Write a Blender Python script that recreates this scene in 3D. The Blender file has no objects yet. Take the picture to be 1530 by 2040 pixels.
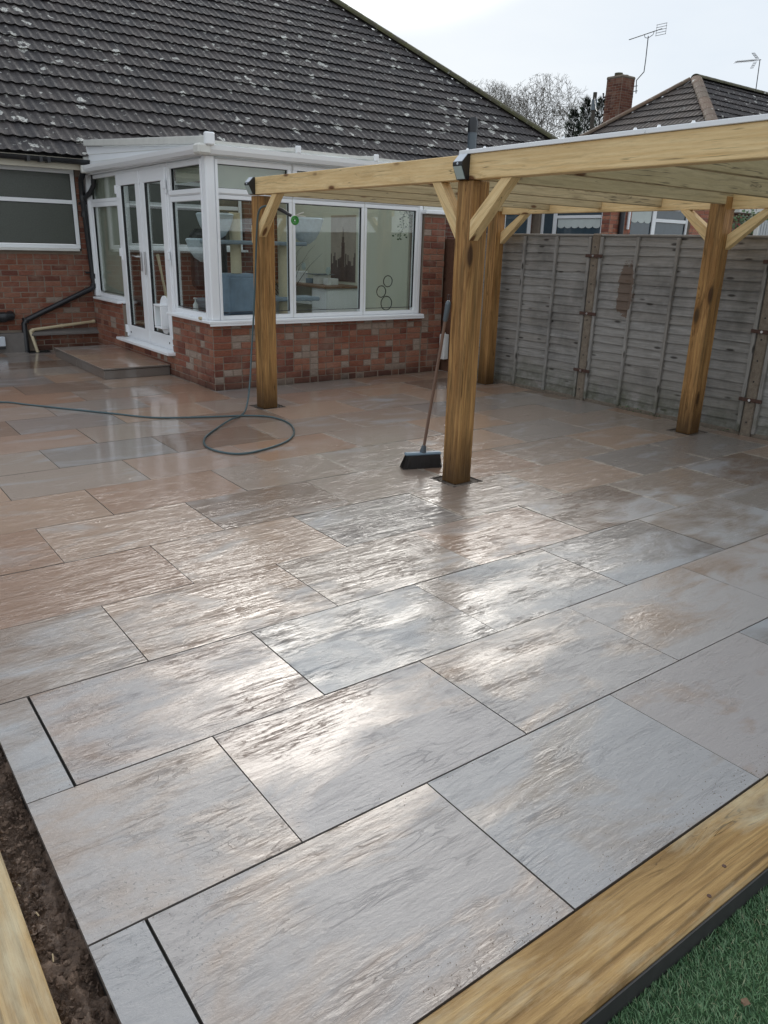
import bpy, math, random
import numpy as np
from mathutils import Vector, Matrix
from math import radians, sin, cos, pi, sqrt, atan2
random.seed(7)
S = bpy.context.scene
COL = S.collection
# ------------------------------------------------------------------ camera
CAM = Vector((0.0403, -1.5192, 1.5979))
yaw, pit, rol = radians(36.94), radians(19.113), radians(1.6238)
fw = Vector((sin(yaw)*cos(pit), cos(yaw)*cos(pit), -sin(pit)))
rt0 = Vector((cos(yaw), -sin(yaw), 0)); up0 = rt0.cross(fw)
rt = cos(rol)*rt0 + sin(rol)*up0; up = -sin(rol)*rt0 + cos(rol)*up0
cd = bpy.data.cameras.new('camera'); cam = bpy.data.objects.new('camera', cd); COL.objects.link(cam)
cam.matrix_world = Matrix(((rt.x, up.x, -fw.x, CAM.x), (rt.y, up.y, -fw.y, CAM.y), (rt.z, up.z, -fw.z, CAM.z), (0, 0, 0, 1)))
cd.sensor_fit = 'VERTICAL'; cd.sensor_height = 36; cd.sensor_width = 27; cd.lens = 36*1533.56/2040
cd.clip_start = 0.05; cd.clip_end = 600
S.camera = cam
# ------------------------------------------------------------------ sky, sun, exposure
SUN_AZ = radians(36)      # measured from +Y towards +X
SUN_EL = radians(29)
sdir = Vector((sin(SUN_AZ)*cos(SUN_EL), cos(SUN_AZ)*cos(SUN_EL), sin(SUN_EL)))
W = bpy.data.worlds.new('World'); S.world = W; W.use_nodes = True
nt = W.node_tree; nt.nodes.clear()
def wn(t, **k):
    n = nt.nodes.new(t)
    for a, b in k.items(): setattr(n, a, b)
    return n
out = wn('ShaderNodeOutputWorld'); bg = wn('ShaderNodeBackground'); bg.inputs[1].default_value = 0.1
sky = wn('ShaderNodeTexSky', sky_type='NISHITA', sun_disc=False, sun_elevation=SUN_EL, sun_rotation=SUN_AZ, air_density=1.0, dust_density=1.0)
tc = wn('ShaderNodeTexCoord')
mp = wn('ShaderNodeMapping'); mp.inputs['Scale'].default_value = (1.0, 1.0, 3.5)
nz = wn('ShaderNodeTexNoise'); nz.inputs['Scale'].default_value = 1.6; nz.inputs['Detail'].default_value = 7; nz.inputs['Roughness'].default_value = .55
rmp = wn('ShaderNodeValToRGB')
rmp.color_ramp.elements[0].position = .3; rmp.color_ramp.elements[0].color = (3.35, 3.72, 4.2, 1)
rmp.color_ramp.elements[1].position = .7; rmp.color_ramp.elements[1].color = (3.95, 4.18, 4.45, 1)
dt = wn('ShaderNodeVectorMath', operation='DOT_PRODUCT'); dt.inputs[1].default_value = sdir
gr = wn('ShaderNodeMapRange', interpolation_type='SMOOTHERSTEP'); gr.inputs[1].default_value = .955; gr.inputs[2].default_value = 1.0; gr.inputs[3].default_value = 0; gr.inputs[4].default_value = 1
gm = wn('ShaderNodeMix', data_type='RGBA', blend_type='ADD'); gm.inputs['B'].default_value = (23, 22.3, 20.8, 1)
sx = wn('ShaderNodeSeparateXYZ')
hz = wn('ShaderNodeMapRange'); hz.inputs[1].default_value = 0.0; hz.inputs[2].default_value = .45; hz.inputs[3].default_value = 1; hz.inputs[4].default_value = 0
hm = wn('ShaderNodeMix', data_type='RGBA', blend_type='ADD'); hm.inputs['B'].default_value = (.40, .34, .14, 1)
mx = wn('ShaderNodeMix', data_type='RGBA'); mx.inputs[0].default_value = .99
L = nt.links.new
L(tc.outputs['Generated'], mp.inputs[0]); L(mp.outputs[0], nz.inputs[0]); L(nz.outputs[0], rmp.inputs[0])
L(tc.outputs['Generated'], dt.inputs[0]); L(dt.outputs['Value'], gr.inputs[0]); L(gr.outputs[0], gm.inputs[0]); L(rmp.outputs[0], gm.inputs['A'])
L(tc.outputs['Generated'], sx.inputs[0]); L(sx.outputs[2], hz.inputs[0]); L(hz.outputs[0], hm.inputs[0]); L(gm.outputs['Result'], hm.inputs['A'])
L(sky.outputs[0], mx.inputs['A']); L(hm.outputs['Result'], mx.inputs['B']); L(mx.outputs['Result'], bg.inputs[0]); L(bg.outputs[0], out.inputs[0])
sl = bpy.data.lights.new('sun', 'SUN'); sl.energy = 0.7; sl.angle = radians(40); sl.color = (1, .97, .91)
so = bpy.data.objects.new('sun', sl); COL.objects.link(so); so.rotation_euler = sdir.to_track_quat('Z', 'Y').to_euler()
S.view_settings.view_transform = 'Standard'; S.view_settings.look = 'None'
S.view_settings.exposure = 1.14; S.view_settings.gamma = 1; S.view_settings.use_curve_mapping = False

# ------------------------------------------------------------------ material helpers
class NT:
    def __init__(s, name):
        s.m = bpy.data.materials.new(name); s.m.use_nodes = True; s.t = s.m.node_tree
        s.b = s.t.nodes['Principled BSDF']; s.out = s.t.nodes['Material Output']
    def n(s, t, ins=None, **k):
        nd = s.t.nodes.new('ShaderNode'+t)
        for a, b in k.items(): setattr(nd, a, b)
        for a, b in (ins or {}).items(): s.put(nd.inputs[a], b)
        return nd
    def put(s, sock, v):
        if hasattr(v, 'is_output'): s.t.links.new(v, sock)
        elif isinstance(v, (tuple, list)) and sock.type == 'RGBA' and len(v) == 3: sock.default_value = (*v, 1)
        else: sock.default_value = v
    def set(s, **k):
        for a, b in k.items(): s.put(s.b.inputs[a.replace('_', ' ')], b)
        return s
    def pos(s): return s.n('NewGeometry').outputs['Position']
    def objc(s): return s.n('TexCoord').outputs['Object']
    def mapv(s, v, scale=(1, 1, 1), loc=(0, 0, 0), rot=(0, 0, 0)):
        return s.n('Mapping', {'Vector': v, 'Scale': scale, 'Location': loc, 'Rotation': rot}).outputs[0]
    def noise(s, v, sc, det=4, rough=.5, dist=0.):
        return s.n('TexNoise', {'Vector': v, 'Scale': sc, 'Detail': det, 'Roughness': rough, 'Distortion': dist}).outputs[0]
    def vor(s, v, sc, feat='F1', rnd=1.):
        return s.n('TexVoronoi', {'Vector': v, 'Scale': sc, 'Randomness': rnd}, feature=feat).outputs['Distance']
    def ramp(s, f, stops, interp='LINEAR'):
        r = s.n('ValToRGB', {'Fac': f}); r.color_ramp.interpolation = interp; e = r.color_ramp.elements
        while len(e) < len(stops): e.new(.5)
        for i, (p, c) in enumerate(stops):
            e[i].position = p; e[i].color = (*c, 1) if isinstance(c, tuple) else (c, c, c, 1)
        return r.outputs[0]
    def mix(s, f, a, b, mode='MIX'):
        m = s.n('Mix', data_type='RGBA', blend_type=mode); s.put(m.inputs[0], f); s.put(m.inputs['A'], a); s.put(m.inputs['B'], b)
        return m.outputs['Result']
    def math(s, op, a, b=0., c=0., clamp=False):
        m = s.n('Math', operation=op, use_clamp=clamp); s.put(m.inputs[0], a); s.put(m.inputs[1], b)
        if op in ('MULTIPLY_ADD', 'SMOOTH_MIN'): s.put(m.inputs[2], c)
        return m.outputs[0]
    def rng(s, v, a, b, c=0., d=1.):
        m = s.n('MapRange', {'Value': v}, clamp=True)
        for i, q in zip((1, 2, 3, 4), (a, b, c, d)): s.put(m.inputs[i], q)
        return m.outputs[0]
    def rand(s):
        a = s.n('ObjectInfo').outputs['Random']; b = s.n('NewGeometry').outputs['Random Per Island']
        return s.math('FRACT', s.math('ADD', a, b))
    def xyz(s, v): return s.n('SeparateXYZ', {'Vector': v}).outputs
    def bump(s, h, st=.3, d=.01, nrm=None):
        i = {'Height': h, 'Strength': st, 'Distance': d}
        if nrm is not None: i['Normal'] = nrm
        return s.n('Bump', i).outputs[0]
def plain(name, col, rough=.5, spec=.5, metal=0., var=.12, bumps=0., sc=8.):
    t = NT(name); p = t.pos(); f = t.noise(p, sc, 5, .6)
    t.set(Base_Color=t.mix(f, tuple(c*(1-var) for c in col), tuple(min(1, c*(1+var)) for c in col)), Roughness=rough, Metallic=metal)
    t.b.inputs['Specular IOR Level'].default_value = spec
    if bumps: t.set(Normal=t.bump(t.noise(p, sc*8, 4), bumps, .01))
    return t.m
def wood(name, ca, cb, knot=(.10, .05, .025), rough=.6, dirt=None, kn=1., grain=.25, wetlow=False, ring=.35, rsc=16.):
    t = NT(name); o = t.objc(); r = t.n('ObjectInfo').outputs['Random']
    off = t.n('VectorMath', {0: o, 1: t.n('CombineXYZ', {0: t.math('MULTIPLY', r, 37.), 1: t.math('MULTIPLY', r, 11.)}).outputs[0]}, operation='ADD').outputs[0]
    kd = t.vor(t.mapv(off, (2.0, 6.0, 6.0)), 1.0*kn)
    bend = t.math('MULTIPLY', t.math('POWER', t.rng(kd, .0, .42, 1, 0), 2.), .045)
    raw = off; off = t.n('VectorMath', {0: off, 1: t.n('CombineXYZ', {1: bend, 2: bend}).outputs[0]}, operation='ADD').outputs[0]
    g = t.noise(t.mapv(off, (1.1, 24, 24)), 2.2, 6, .6, .15)
    g2 = t.noise(t.mapv(off, (.5, 5, 5)), 1.5, 3, .5, .3)
    c = t.mix(t.rng(g, .32, .68), ca, cb)
    c = t.mix(t.rng(g2, .3, .7), c, tuple(x*.72 for x in cb), 'MIX') if False else t.mix(t.math('MULTIPLY', t.rng(g2, .45, .75), .45), c, tuple(x*.7 for x in ca))
    wv = t.n('TexWave', {'Vector': t.mapv(off, (.16, 1, .9), rot=(.5, .015, .02)), 'Scale': rsc, 'Distortion': 9., 'Detail': 4., 'Detail Scale': .7, 'Detail Roughness': .55}, wave_type='BANDS', bands_direction='Y').outputs['Fac']
    wl = t.rng(wv, .72, .98, 0, ring); wl = t.math('MULTIPLY', wl, t.rng(t.noise(t.mapv(off, (.6, 5, 5)), 1.7, 3), .38, .62)); c = t.mix(wl, c, tuple(x*.45 for x in ca))
    ck = t.math('ABSOLUTE', t.math('SUBTRACT', t.noise(t.mapv(off, (.35, 13, 13)), 1.6, 3, .5, .25), .5)); ck = t.math('MULTIPLY', t.rng(ck, .004, .010, 1, 0), t.rng(t.noise(t.mapv(off, (1.2, 3, 3)), 1.9, 2), .5, .58)); c = t.mix(t.math('MULTIPLY', ck, .8), c, tuple(x*.25 for x in ca))
    fg = t.noise(t.mapv(off, (5, 95, 95)), 2.6, 4, .7); c = t.mix(t.rng(fg, .5, .72, 0, .38), c, tuple(x*.5 for x in ca))
    kf = t.rng(kd, .09, .14, 1, 0); halo = t.rng(kd, .12, .30, .5, 0)
    c = t.mix(halo, c, tuple(x*.75 for x in ca)); c = t.mix(kf, c, knot)
    if dirt: 
        df = t.rng(t.noise(t.mapv(off, (.8, 9 if wetlow else 3, 9 if wetlow else 3)), 1.7, 6, .65), .48, .66)
        c = t.mix(t.math('MULTIPLY', df, .7), c, dirt)
    ro = rough
    if wetlow:
        z = t.xyz(t.pos())[2]; w = t.rng(t.math('ADD', z, t.math('MULTIPLY', g, .25)), .18, .55, 1, 0)
        c = t.mix(t.math('MULTIPLY', w, .78), c, (.045, .024, .010)); ro = t.rng(w, 0, 1, rough, .3)
    t.set(Base_Color=c, Roughness=ro, Normal=t.bump(t.math('ADD', g, t.math('MULTIPLY', fg, .5)), grain, .005)); t.b.inputs['Specular IOR Level'].default_value = .22
    return t.m

# porcelain paving
def slab_mat():
    t = NT('paving_porcelain'); p = t.pos(); rnd = t.n('ObjectInfo').outputs['Random']
    off = t.n('VectorMath', {0: p, 1: t.n('CombineXYZ', {0: t.math('MULTIPLY', rnd, 61.), 1: t.math('MULTIPLY', rnd, 23.), 2: t.math('MULTIPLY', rnd, 17.)}).outputs[0]}, operation='ADD').outputs[0]
    base = t.ramp(rnd, [(0, (.335, .27, .235)), (.1, (.300, .298, .298)), (.2, (.37, .295, .24)), (.3, (.265, .270, .280)), (.4, (.360, .290, .240)), (.5, (.200, .160, .135)), (.56, (.325, .240, .190)), (.66, (.310, .280, .258)), (.75, (.38, .31, .26)), (.84, (.240, .200, .175)), (.9, (.320, .300, .285))], 'CONSTANT')
    big = t.noise(t.mapv(off, (1, 2.4, 1)), 1.6, 5, .6, .6)
    base = t.mix(t.rng(big, .48, .75, 0, .1), base, (.32, .235, .17), 'MIX')
    band = t.noise(t.mapv(off, (1.2, 9, 1), rot=(0, 0, .12)), 2.4, 7, .65, 1.0)
    base = t.mix(t.rng(band, .35, .8, 0, .22), base, t.mix(.5, base, (.21, .165, .14)))
    spk = t.noise(off, 150, 3, .7); base = t.mix(t.rng(spk, .3, .7, 0, .35), base, t.mix(1., base, (.62, .60, .58), 'MULTIPLY'))
    # riven relief: wandering ridges along the slab, plus fine pitting
    w1 = t.noise(t.mapv(off, (1.5, 7.5, 1), rot=(0, 0, .14)), 2.2, 4, .5, .5)
    rl = t.math('ABSOLUTE', t.math('SUBTRACT', t.noise(t.mapv(off, (1.9, 12, 1), rot=(0, 0, .1)), 2.0, 5, .55, .9), .5)); ridge = t.rng(rl, 0, .022, 1, 0)
    rl2 = t.math('ABSOLUTE', t.math('SUBTRACT', t.noise(t.mapv(off, (3.2, 19, 1), rot=(0, 0, -.05)), 2.3, 5, .6, .7), .47)); ridge2 = t.rng(rl2, 0, .03, 1, 0)
    w2 = t.noise(t.mapv(off, (6, 15, 1)), 6, 6, .7, .3)
    relief_mask = t.rng(t.noise(t.mapv(off, (1.5, 4, 1)), 2.2, 3), .46, .62)
    relief_mask2 = t.rng(t.noise(t.mapv(off, (2.5, 5, 1), loc=(7, 3, 1)), 2.2, 3), .48, .62)
    h = t.math('ADD', t.math('MULTIPLY', w1, .42), t.math('ADD', t.math('MULTIPLY', t.math('MULTIPLY', ridge, relief_mask), .16), t.math('MULTIPLY', w2, .26)))
    h = t.math('ADD', h, t.math('MULTIPLY', t.math('MULTIPLY', ridge2, relief_mask2), .08))
    pit = t.rng(t.noise(off, 95, 2, .5), .62, .72)
    pm = t.rng(t.noise(off, 2.2, 3), .5, .66)
    h = t.math('SUBTRACT', h, t.math('MULTIPLY', t.math('MULTIPLY', pit, pm), .16))
    base = t.mix(t.math('MULTIPLY', t.math('MULTIPLY', pit, pm), .55), base, (.06, .05, .042))
    # wet film: puddled patches are smooth, and darker near the camera
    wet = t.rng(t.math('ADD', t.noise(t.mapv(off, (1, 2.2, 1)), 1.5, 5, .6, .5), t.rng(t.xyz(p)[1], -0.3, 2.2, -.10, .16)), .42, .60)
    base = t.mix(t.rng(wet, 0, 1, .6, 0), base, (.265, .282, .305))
    base = t.mix(t.math('MULTIPLY', wet, t.rng(t.xyz(p)[1], 1.2, 4.2, .95, .95)), base, t.mix(1.0, base, t.mix(t.rng(t.xyz(p)[1], .2, 1.6), (.72, .66, .61), t.mix(t.rng(t.xyz(p)[1], 1.6, 4.), (.80, .69, .60), (1.22, 1.05, .92))), 'MULTIPLY'))  # far wet slabs painted lighter, making up for weak light by the house
    # pale grout haze kept to the short joints on the far right-hand side
    gc = t.xyz(t.n('TexCoord').outputs['Generated'])
    ex = t.math('MINIMUM', gc[0], t.math('SUBTRACT', 1., gc[0])); ex = t.math('MULTIPLY', ex, .9)
    ey = t.math('MULTIPLY', t.math('MINIMUM', gc[1], t.math('SUBTRACT', 1., gc[1])), 1.6)
    ee = t.math('MINIMUM', ex, ey)
    hazeN = t.noise(p, 7, 5, .7)
    hz_ = t.rng(t.math('SUBTRACT', ee, t.math('MULTIPLY', t.rng(hazeN, .42, .75), .045)), -.004, .004, 1, 0)
    P = t.xyz(p); reg = t.math('MULTIPLY', t.rng(P[0], 2.2, 3.4), t.rng(P[1], .8, 1.8))
    base = t.mix(t.math('MULTIPLY', t.math('MULTIPLY', hz_, reg), .75), base, (.50, .44, .37))
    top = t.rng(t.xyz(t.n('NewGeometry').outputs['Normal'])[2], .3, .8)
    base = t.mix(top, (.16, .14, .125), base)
    nb = t.bump(h, .75, .010)
    wf = t.noise(t.mapv(off, (2.8, 21, 1), rot=(0, 0, .07)), 2.4, 3, .5, .7)
    hw = t.math('ADD', t.math('MULTIPLY', w1, .30), t.math('ADD', t.math('MULTIPLY', t.rng(wf, .38, .62), t.math('MULTIPLY_ADD', relief_mask, .13, .055)), t.math('MULTIPLY', ridge, t.math('MULTIPLY_ADD', relief_mask, .13, .02))))
    hw = t.math('ADD', hw, t.math('MULTIPLY', t.math('MULTIPLY', w2, t.rng(wet, 0, 1, .25, .03)), 1.0)); nw = t.bump(hw, t.math('MULTIPLY', t.rng(wet, 0, 1, .9, 1.), t.math('MULTIPLY', t.rng(t.xyz(p)[1], .6, 1.6, .6, 1.), t.rng(t.xyz(p)[1], 1.8, 4.0, 1., .12))), .0125)
    t.set(Base_Color=base, Roughness=t.rng(wet, 0, 1, .45, .34), Normal=nb, Coat_Weight=t.rng(wet, 0, 1, .3, 1.0), Coat_Roughness=t.rng(wet, 0, 1, .13, .02), Coat_Normal=nw, Coat_IOR=1.6, Specular_IOR_Level=t.rng(wet, 0, 1, .4, .1))
    return t.m
def brick_mat(name='facing_brick', pale=.04, dark=1.):
    t = NT(name); r = t.rand(); p = t.pos()
    st = [(0, (.35, .135, .085)), (.2, (.42, .185, .12)), (.4, (.25, .095, .068)), (.55, (.45, .21, .14)), (.7, (.37, .145, .098))]
    st = [(a, tuple(q*dark for q in c)) for a, c in st] + [(1-pale, tuple(q*dark for q in (.48, .385, .32)))]
    c = t.ramp(r, st, 'CONSTANT')
    f = t.noise(t.mapv(p, (9, 9, 60)), 3, 6, .7)
    c = t.mix(t.rng(f, .35, .65, 0, .8), c, t.mix(1., c, (.45, .40, .38), 'MULTIPLY'))
    w = t.noise(p, 3.5, 5, .65); c = t.mix(t.rng(w, .50, .68, 0, .55), c, (.27, .19, .145))
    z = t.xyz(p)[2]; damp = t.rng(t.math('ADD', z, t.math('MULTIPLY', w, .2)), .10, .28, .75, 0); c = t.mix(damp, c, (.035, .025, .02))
    t.set(Base_Color=c, Roughness=.85, Normal=t.bump(f, .6, .006)); t.b.inputs['Specular IOR Level'].default_value = .3
    return t.m
def bricktex_mat(name, axis):
    t = NT(name); p = t.pos(); q = t.xyz(p)
    v = t.n('CombineXYZ', {0: q[0 if axis == 'Y' else 1], 1: q[2]}).outputs[0]
    bt = t.n('TexBrick', {'Vector': v, 'Color1': (.22, .075, .05, 1), 'Color2': (.14, .05, .036, 1), 'Mortar': (.26, .22, .18, 1), 'Scale': 1., 'Mortar Size': .006, 'Brick Width': .225, 'Row Height': .075, 'Bias': 0.})
    c = t.mix(t.rng(t.noise(p, 3, 5, .7), .4, .7, 0, .5), bt.outputs[0], t.mix(1., bt.outputs[0], (.55, .5, .48), 'MULTIPLY'))
    t.set(Base_Color=c, Roughness=.9, Normal=t.bump(bt.outputs[1], -.4, .01)); return t.m
def tile_mat(name, ca, cb, cc, lich=1., moss=0., mossline=None):
    t = NT(name); r = t.rand(); p = t.pos()
    c = t.ramp(r, [(0, ca), (.3, cb), (.6, cc), (.85, ca)], 'CONSTANT')
    c = t.mix(.35, c, cb)
    f = t.noise(p, 26, 6, .75); c = t.mix(t.rng(f, .35, .7, 0, .6), c, t.mix(1., c, (.5, .5, .52), 'MULTIPLY'))
    wp = t.n('VectorMath', {0: p, 1: t.n('VectorMath', {0: t.n('TexNoise', {'Vector': p, 'Scale': 14., 'Detail': 6}).outputs['Color'], 1: (.16, .16, .16)}, operation='MULTIPLY').outputs[0]}, operation='ADD').outputs[0]
    v = t.n('TexVoronoi', {'Vector': wp, 'Scale': 3.9, 'Randomness': 1.}); sz = t.xyz(v.outputs['Color'])
    dens = t.rng(t.noise(p, .55, 3), .38, .62)
    rad = t.math('MULTIPLY', t.math('MULTIPLY', t.rng(sz[0], .15, 1., .03, .35), lich), t.math('MULTIPLY_ADD', dens, .7, .55))
    spot = t.rng(t.math('SUBTRACT', rad, v.outputs['Distance']), 0, .022)
    spot = t.math('MULTIPLY', spot, t.rng(t.noise(p, 40, 4, .7), .36, .56))
    v2 = t.n('TexVoronoi', {'Vector': wp, 'Scale': 11., 'Randomness': 1.}); s2 = t.xyz(v2.outputs['Color'])
    spot2 = t.math('MULTIPLY', t.rng(t.math('SUBTRACT', t.math('MULTIPLY', t.rng(s2[0], .45, 1., 0, .38), lich), v2.outputs['Distance']), 0, .05), .6)
    spk = t.math('MULTIPLY', t.rng(t.noise(p, 62, 3, .7), .62, .72), .35*lich)
    c = t.mix(spk, c, (.20, .20, .19))
    c = t.mix(spot2, c, (.38, .38, .35)); c = t.mix(spot, c, (.56, .56, .52))
    if moss: c = t.mix(t.math('MULTIPLY', t.rng(t.noise(p, 7, 5, .7), .42, .62), moss), c, (.085, .085, .025))
    t.set(Base_Color=c, Roughness=t.rng(f, .3, .7, .55, .85), Normal=t.bump(f, .7, .008)); t.b.inputs['Specular IOR Level'].default_value = .4
    return t.m
def glass_mat(name, tint=(.93, .96, .95), ior=1.5, tr=.9, rough=0.0):
    t = NT(name); t.t.nodes.remove(t.b)
    bf = t.n('NewGeometry').outputs['Backfacing']; fr = t.n('Fresnel', {'IOR': t.math('ADD', ior, t.math('MULTIPLY', bf, 1/ior-ior))}).outputs[0]; g = t.n('BsdfGlossy', {'Roughness': rough, 'Color': (1, 1, 1, 1)}); tp = t.n('BsdfTransparent', {'Color': (*tint, 1)})
    f = t.math('ADD', t.math('MULTIPLY', fr, .95), .02, clamp=True)
    m = t.n('MixShader', {0: f, 1: tp.outputs[0], 2: g.outputs[0]}); t.t.links.new(m.outputs[0], t.out.inputs[0]); return t.m
def sheet_mat(name, tp=.45, col=(.85, .87, .85)):
    t = NT(name); t.t.nodes.remove(t.b)
    a = t.n('BsdfTransparent', {'Color': (.9, .92, .92, 1)}); b = t.n('BsdfTranslucent', {'Color': (*col, 1)}); c = t.n('BsdfGlossy', {'Roughness': .15})
    m1 = t.n('MixShader', {0: 1-tp, 1: a.outputs[0], 2: b.outputs[0]}); m2 = t.n('MixShader', {0: .08, 1: m1.outputs[0], 2: c.outputs[0]})
    t.t.links.new(m2.outputs[0], t.out.inputs[0]); return t.m
def fence_mat():
    t = NT('weathered_fence_wood'); o = t.objc(); p = t.pos(); r = t.n('ObjectInfo').outputs['Random']
    off = t.n('VectorMath', {0: o, 1: t.n('CombineXYZ', {0: t.math('MULTIPLY', r, 41.), 2: t.math('MULTIPLY', r, 13.)}).outputs[0]}, operation='ADD').outputs[0]
    g = t.noise(t.mapv(off, (1.3, 20, 20)), 3, 7, .65, .4)
    c = t.mix(t.rng(g, .3, .7), (.18, .172, .163), (.355, .345, .33))
    c = t.mix(t.math('MULTIPLY', r, .45), c, (.22, .195, .165))
    bl = t.noise(p, 1.6, 5, .65); c = t.mix(t.rng(bl, .48, .68, 0, .6), c, (.075, .07, .065))
    kd = t.vor(t.mapv(off, (3.2, 11, 11)), 1.); c = t.mix(t.rng(kd, .09, .17, .9, 0), c, (.03, .024, .02))
    z = t.xyz(p)[2]; al = t.math('MULTIPLY', t.rng(t.math('ADD', z, t.math('MULTIPLY', bl, .5)), .28, .62, .85, 0), t.rng(t.noise(p, 6, 6, .7), .35, .6))
    c = t.mix(al, c, (.075, .080, .045))
    # the one damp brown patch between two battens
    P = t.xyz(p); dy = t.math('DIVIDE', t.math('SUBTRACT', P[1], 3.70), .115); dz = t.math('DIVIDE', t.math('SUBTRACT', P[2], 1.22), .30)
    dd = t.math('ADD', t.math('POWER', t.math('ABSOLUTE', dy), 3.), t.math('POWER', t.math('ABSOLUTE', dz), 3.)); dd = t.math('ADD', dd, t.math('MULTIPLY', t.noise(t.mapv(p, (1, 1, 1.6)), 11, 4, .7), 2.2))
    c = t.mix(t.rng(dd, 1.7, 1.85, .85, 0), c, (.12, .075, .05))
    t.set(Base_Color=c, Roughness=.75, Normal=t.bump(g, .4, .004)); return t.m
def concrete_mat(name, ca, cb, sc=30):
    t = NT(name); p = t.pos(); f = t.noise(p, sc, 6, .75); v = t.vor(p, 60)
    c = t.mix(t.rng(f, .3, .7), ca, cb); c = t.mix(t.rng(v, .1, .25, .5, 0), c, (.25, .22, .18))
    t.set(Base_Color=c, Roughness=.9, Normal=t.bump(f, .6, .01)); return t.m
def soil_mat():
    t = NT('wet_soil'); p = t.pos(); f = t.noise(p, 22, 8, .7); c = t.mix(t.rng(f, .3, .7), (.05, .030, .020), (.20, .130, .088))
    t.set(Base_Color=c, Roughness=t.rng(t.noise(p, 5, 3), .4, .6, .3, .7), Normal=t.bump(f, .8, .02)); return t.m
def bed_mat():
    t = NT('joint_bed'); p = t.pos(); P = t.xyz(p); k = t.rng(t.math('ADD', P[1], t.math('MULTIPLY', P[0], .35)), 2.0, 3.4)
    c = t.mix(k, (.016, .014, .012), (.17, .14, .115)); c = t.mix(t.math('MULTIPLY', t.rng(t.noise(p, 1.8, 3), .45, .6), .6), c, (.03, .025, .02))
    t.set(Base_Color=c, Roughness=.9); return t.m
def turf_mat():
    t = NT('turf_blades'); r = t.n('NewGeometry').outputs['Random Per Island']; c = t.ramp(r, [(0, (.06, .14, .065)), (.4, (.10, .21, .09)), (.75, (.15, .27, .13)), (.93, (.20, .27, .15)), (1, (.32, .30, .17))])
    t.set(Base_Color=c, Roughness=.45); return t.m
def leaf_mat(name, a, b):
    t = NT(name); r = t.n('NewGeometry').outputs['Random Per Island']; t.set(Base_Color=t.mix(r, a, b), Roughness=.6); return t.m

M = {}
M['slab'] = slab_mat(); M['bed'] = bed_mat(); M['soil'] = soil_mat(); M['turf'] = turf_mat()
M['brick_pale'] = brick_mat('pale_snapped_brick', .38, .85); M['brick'] = brick_mat(dark=.84); M['brickH'] = brick_mat('house_brick', .04, .72); M['brickN'] = brick_mat('neighbour_brick', .02, 1.25); M['brickC'] = brick_mat('chimney_brick', .02, .5)
M['btY'] = bricktex_mat('brickwork_long_wall', 'Y'); M['btX'] = bricktex_mat('brickwork_side_wall', 'X')
M['mortar'] = plain('mortar', (.23, .185, .145), .95, var=.25, sc=14)
M['tile'] = tile_mat('concrete_roof_tile', (.054, .046, .045), (.040, .036, .038), (.070, .058, .055), 1.0)
M['hip'] = tile_mat('mossy_hip_tile', (.085, .075, .045), (.07, .062, .04), (.09, .085, .05), .8, 0.75)
M['tileN'] = tile_mat('brown_roof_tile', (.092, .072, .062), (.072, .060, .054), (.105, .082, .068), .45)
M['hipN'] = tile_mat('brown_hip_tile', (.20, .12, .08), (.17, .115, .085), (.14, .10, .075), .7, .25)
M['deck'] = plain('roof_underlay', (.03, .028, .028), .9)
M['upvc'] = plain('white_upvc', (.85, .87, .89), .28, var=.03, sc=3)
M['upvc_old'] = plain('weathered_white_upvc', (.66, .66, .62), .4, var=.18, sc=7)
M['black'] = plain('black_plastic', (.016, .017, .020), .32, var=.2)
M['seal'] = plain('black_gasket', (.01, .01, .012), .5)
M['cream_pipe'] = plain('cream_plastic_pipe', (.52, .44, .29), .4)
M['glass'] = glass_mat('window_glass'); M['gdark'] = plain('obscured_glass', (.060, .068, .055), .10, .7, var=.35, sc=60, bumps=.25)
M['ngl'] = plain('dark_window_glass', (.05, .075, .095), .06, .8, var=.2)
M['sheet'] = sheet_mat('roof_polycarbonate', .62); M['psheet'] = sheet_mat('clear_corrugated_sheet', .75)
M['beam'] = wood('fresh_timber', (.74, .51, .24), (.88, .68, .38), (.17, .08, .035), .6, kn=1.)
M['joist'] = wood('treated_joist_timber', (.44, .345, .195), (.54, .435, .26), (.13, .065, .03), .65, kn=1.1)
M['post'] = wood('treated_post_timber', (.26, .125, .042), (.52, .30, .115), (.07, .033, .013), .5, dirt=(.10, .065, .028), kn=.75, grain=.6, ring=.6, wetlow=True)
M['sleeper'] = wood('treated_sleeper', (.22, .125, .042), (.44, .285, .115), (.16, .10, .05), .5, dirt=(.50, .44, .30), kn=.9, grain=.6, ring=.95, rsc=9.)
M['fence'] = fence_mat(); M['conc'] = concrete_mat('fence_post_concrete', (.13, .10, .075), (.25, .21, .165))
M['rust'] = plain('rusty_steel', (.085, .045, .035), .7, metal=.3, var=.4, sc=40); M['steel'] = plain('galvanised_steel', (.6, .6, .6), .3, metal=1)
M['hose'] = plain('grey_green_hose', (.055, .095, .105), .3, var=.1); M['green'] = plain('green_plastic', (.05, .30, .05), .35)
M['grey'] = plain('grey_plastic', (.10, .125, .145), .35); M['broomhead'] = plain('blue_grey_plastic', (.18, .25, .31), .35); M['bristle'] = plain('dark_bristle', (.022, .018, .016), .6)
M['pole'] = plain('brown_metal_pole', (.22, .145, .11), .4, metal=.2); M['panel'] = plain('frosted_lamp_panel', (.42, .50, .48), .3); M['solar'] = plain('solar_panel', (.55, .60, .66), .15)
M['cream'] = plain('cream_wall', (.62, .62, .51), .8, var=.04, sc=2); M['floor_in'] = plain('indoor_floor', (.30, .27, .22), .5)
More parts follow.
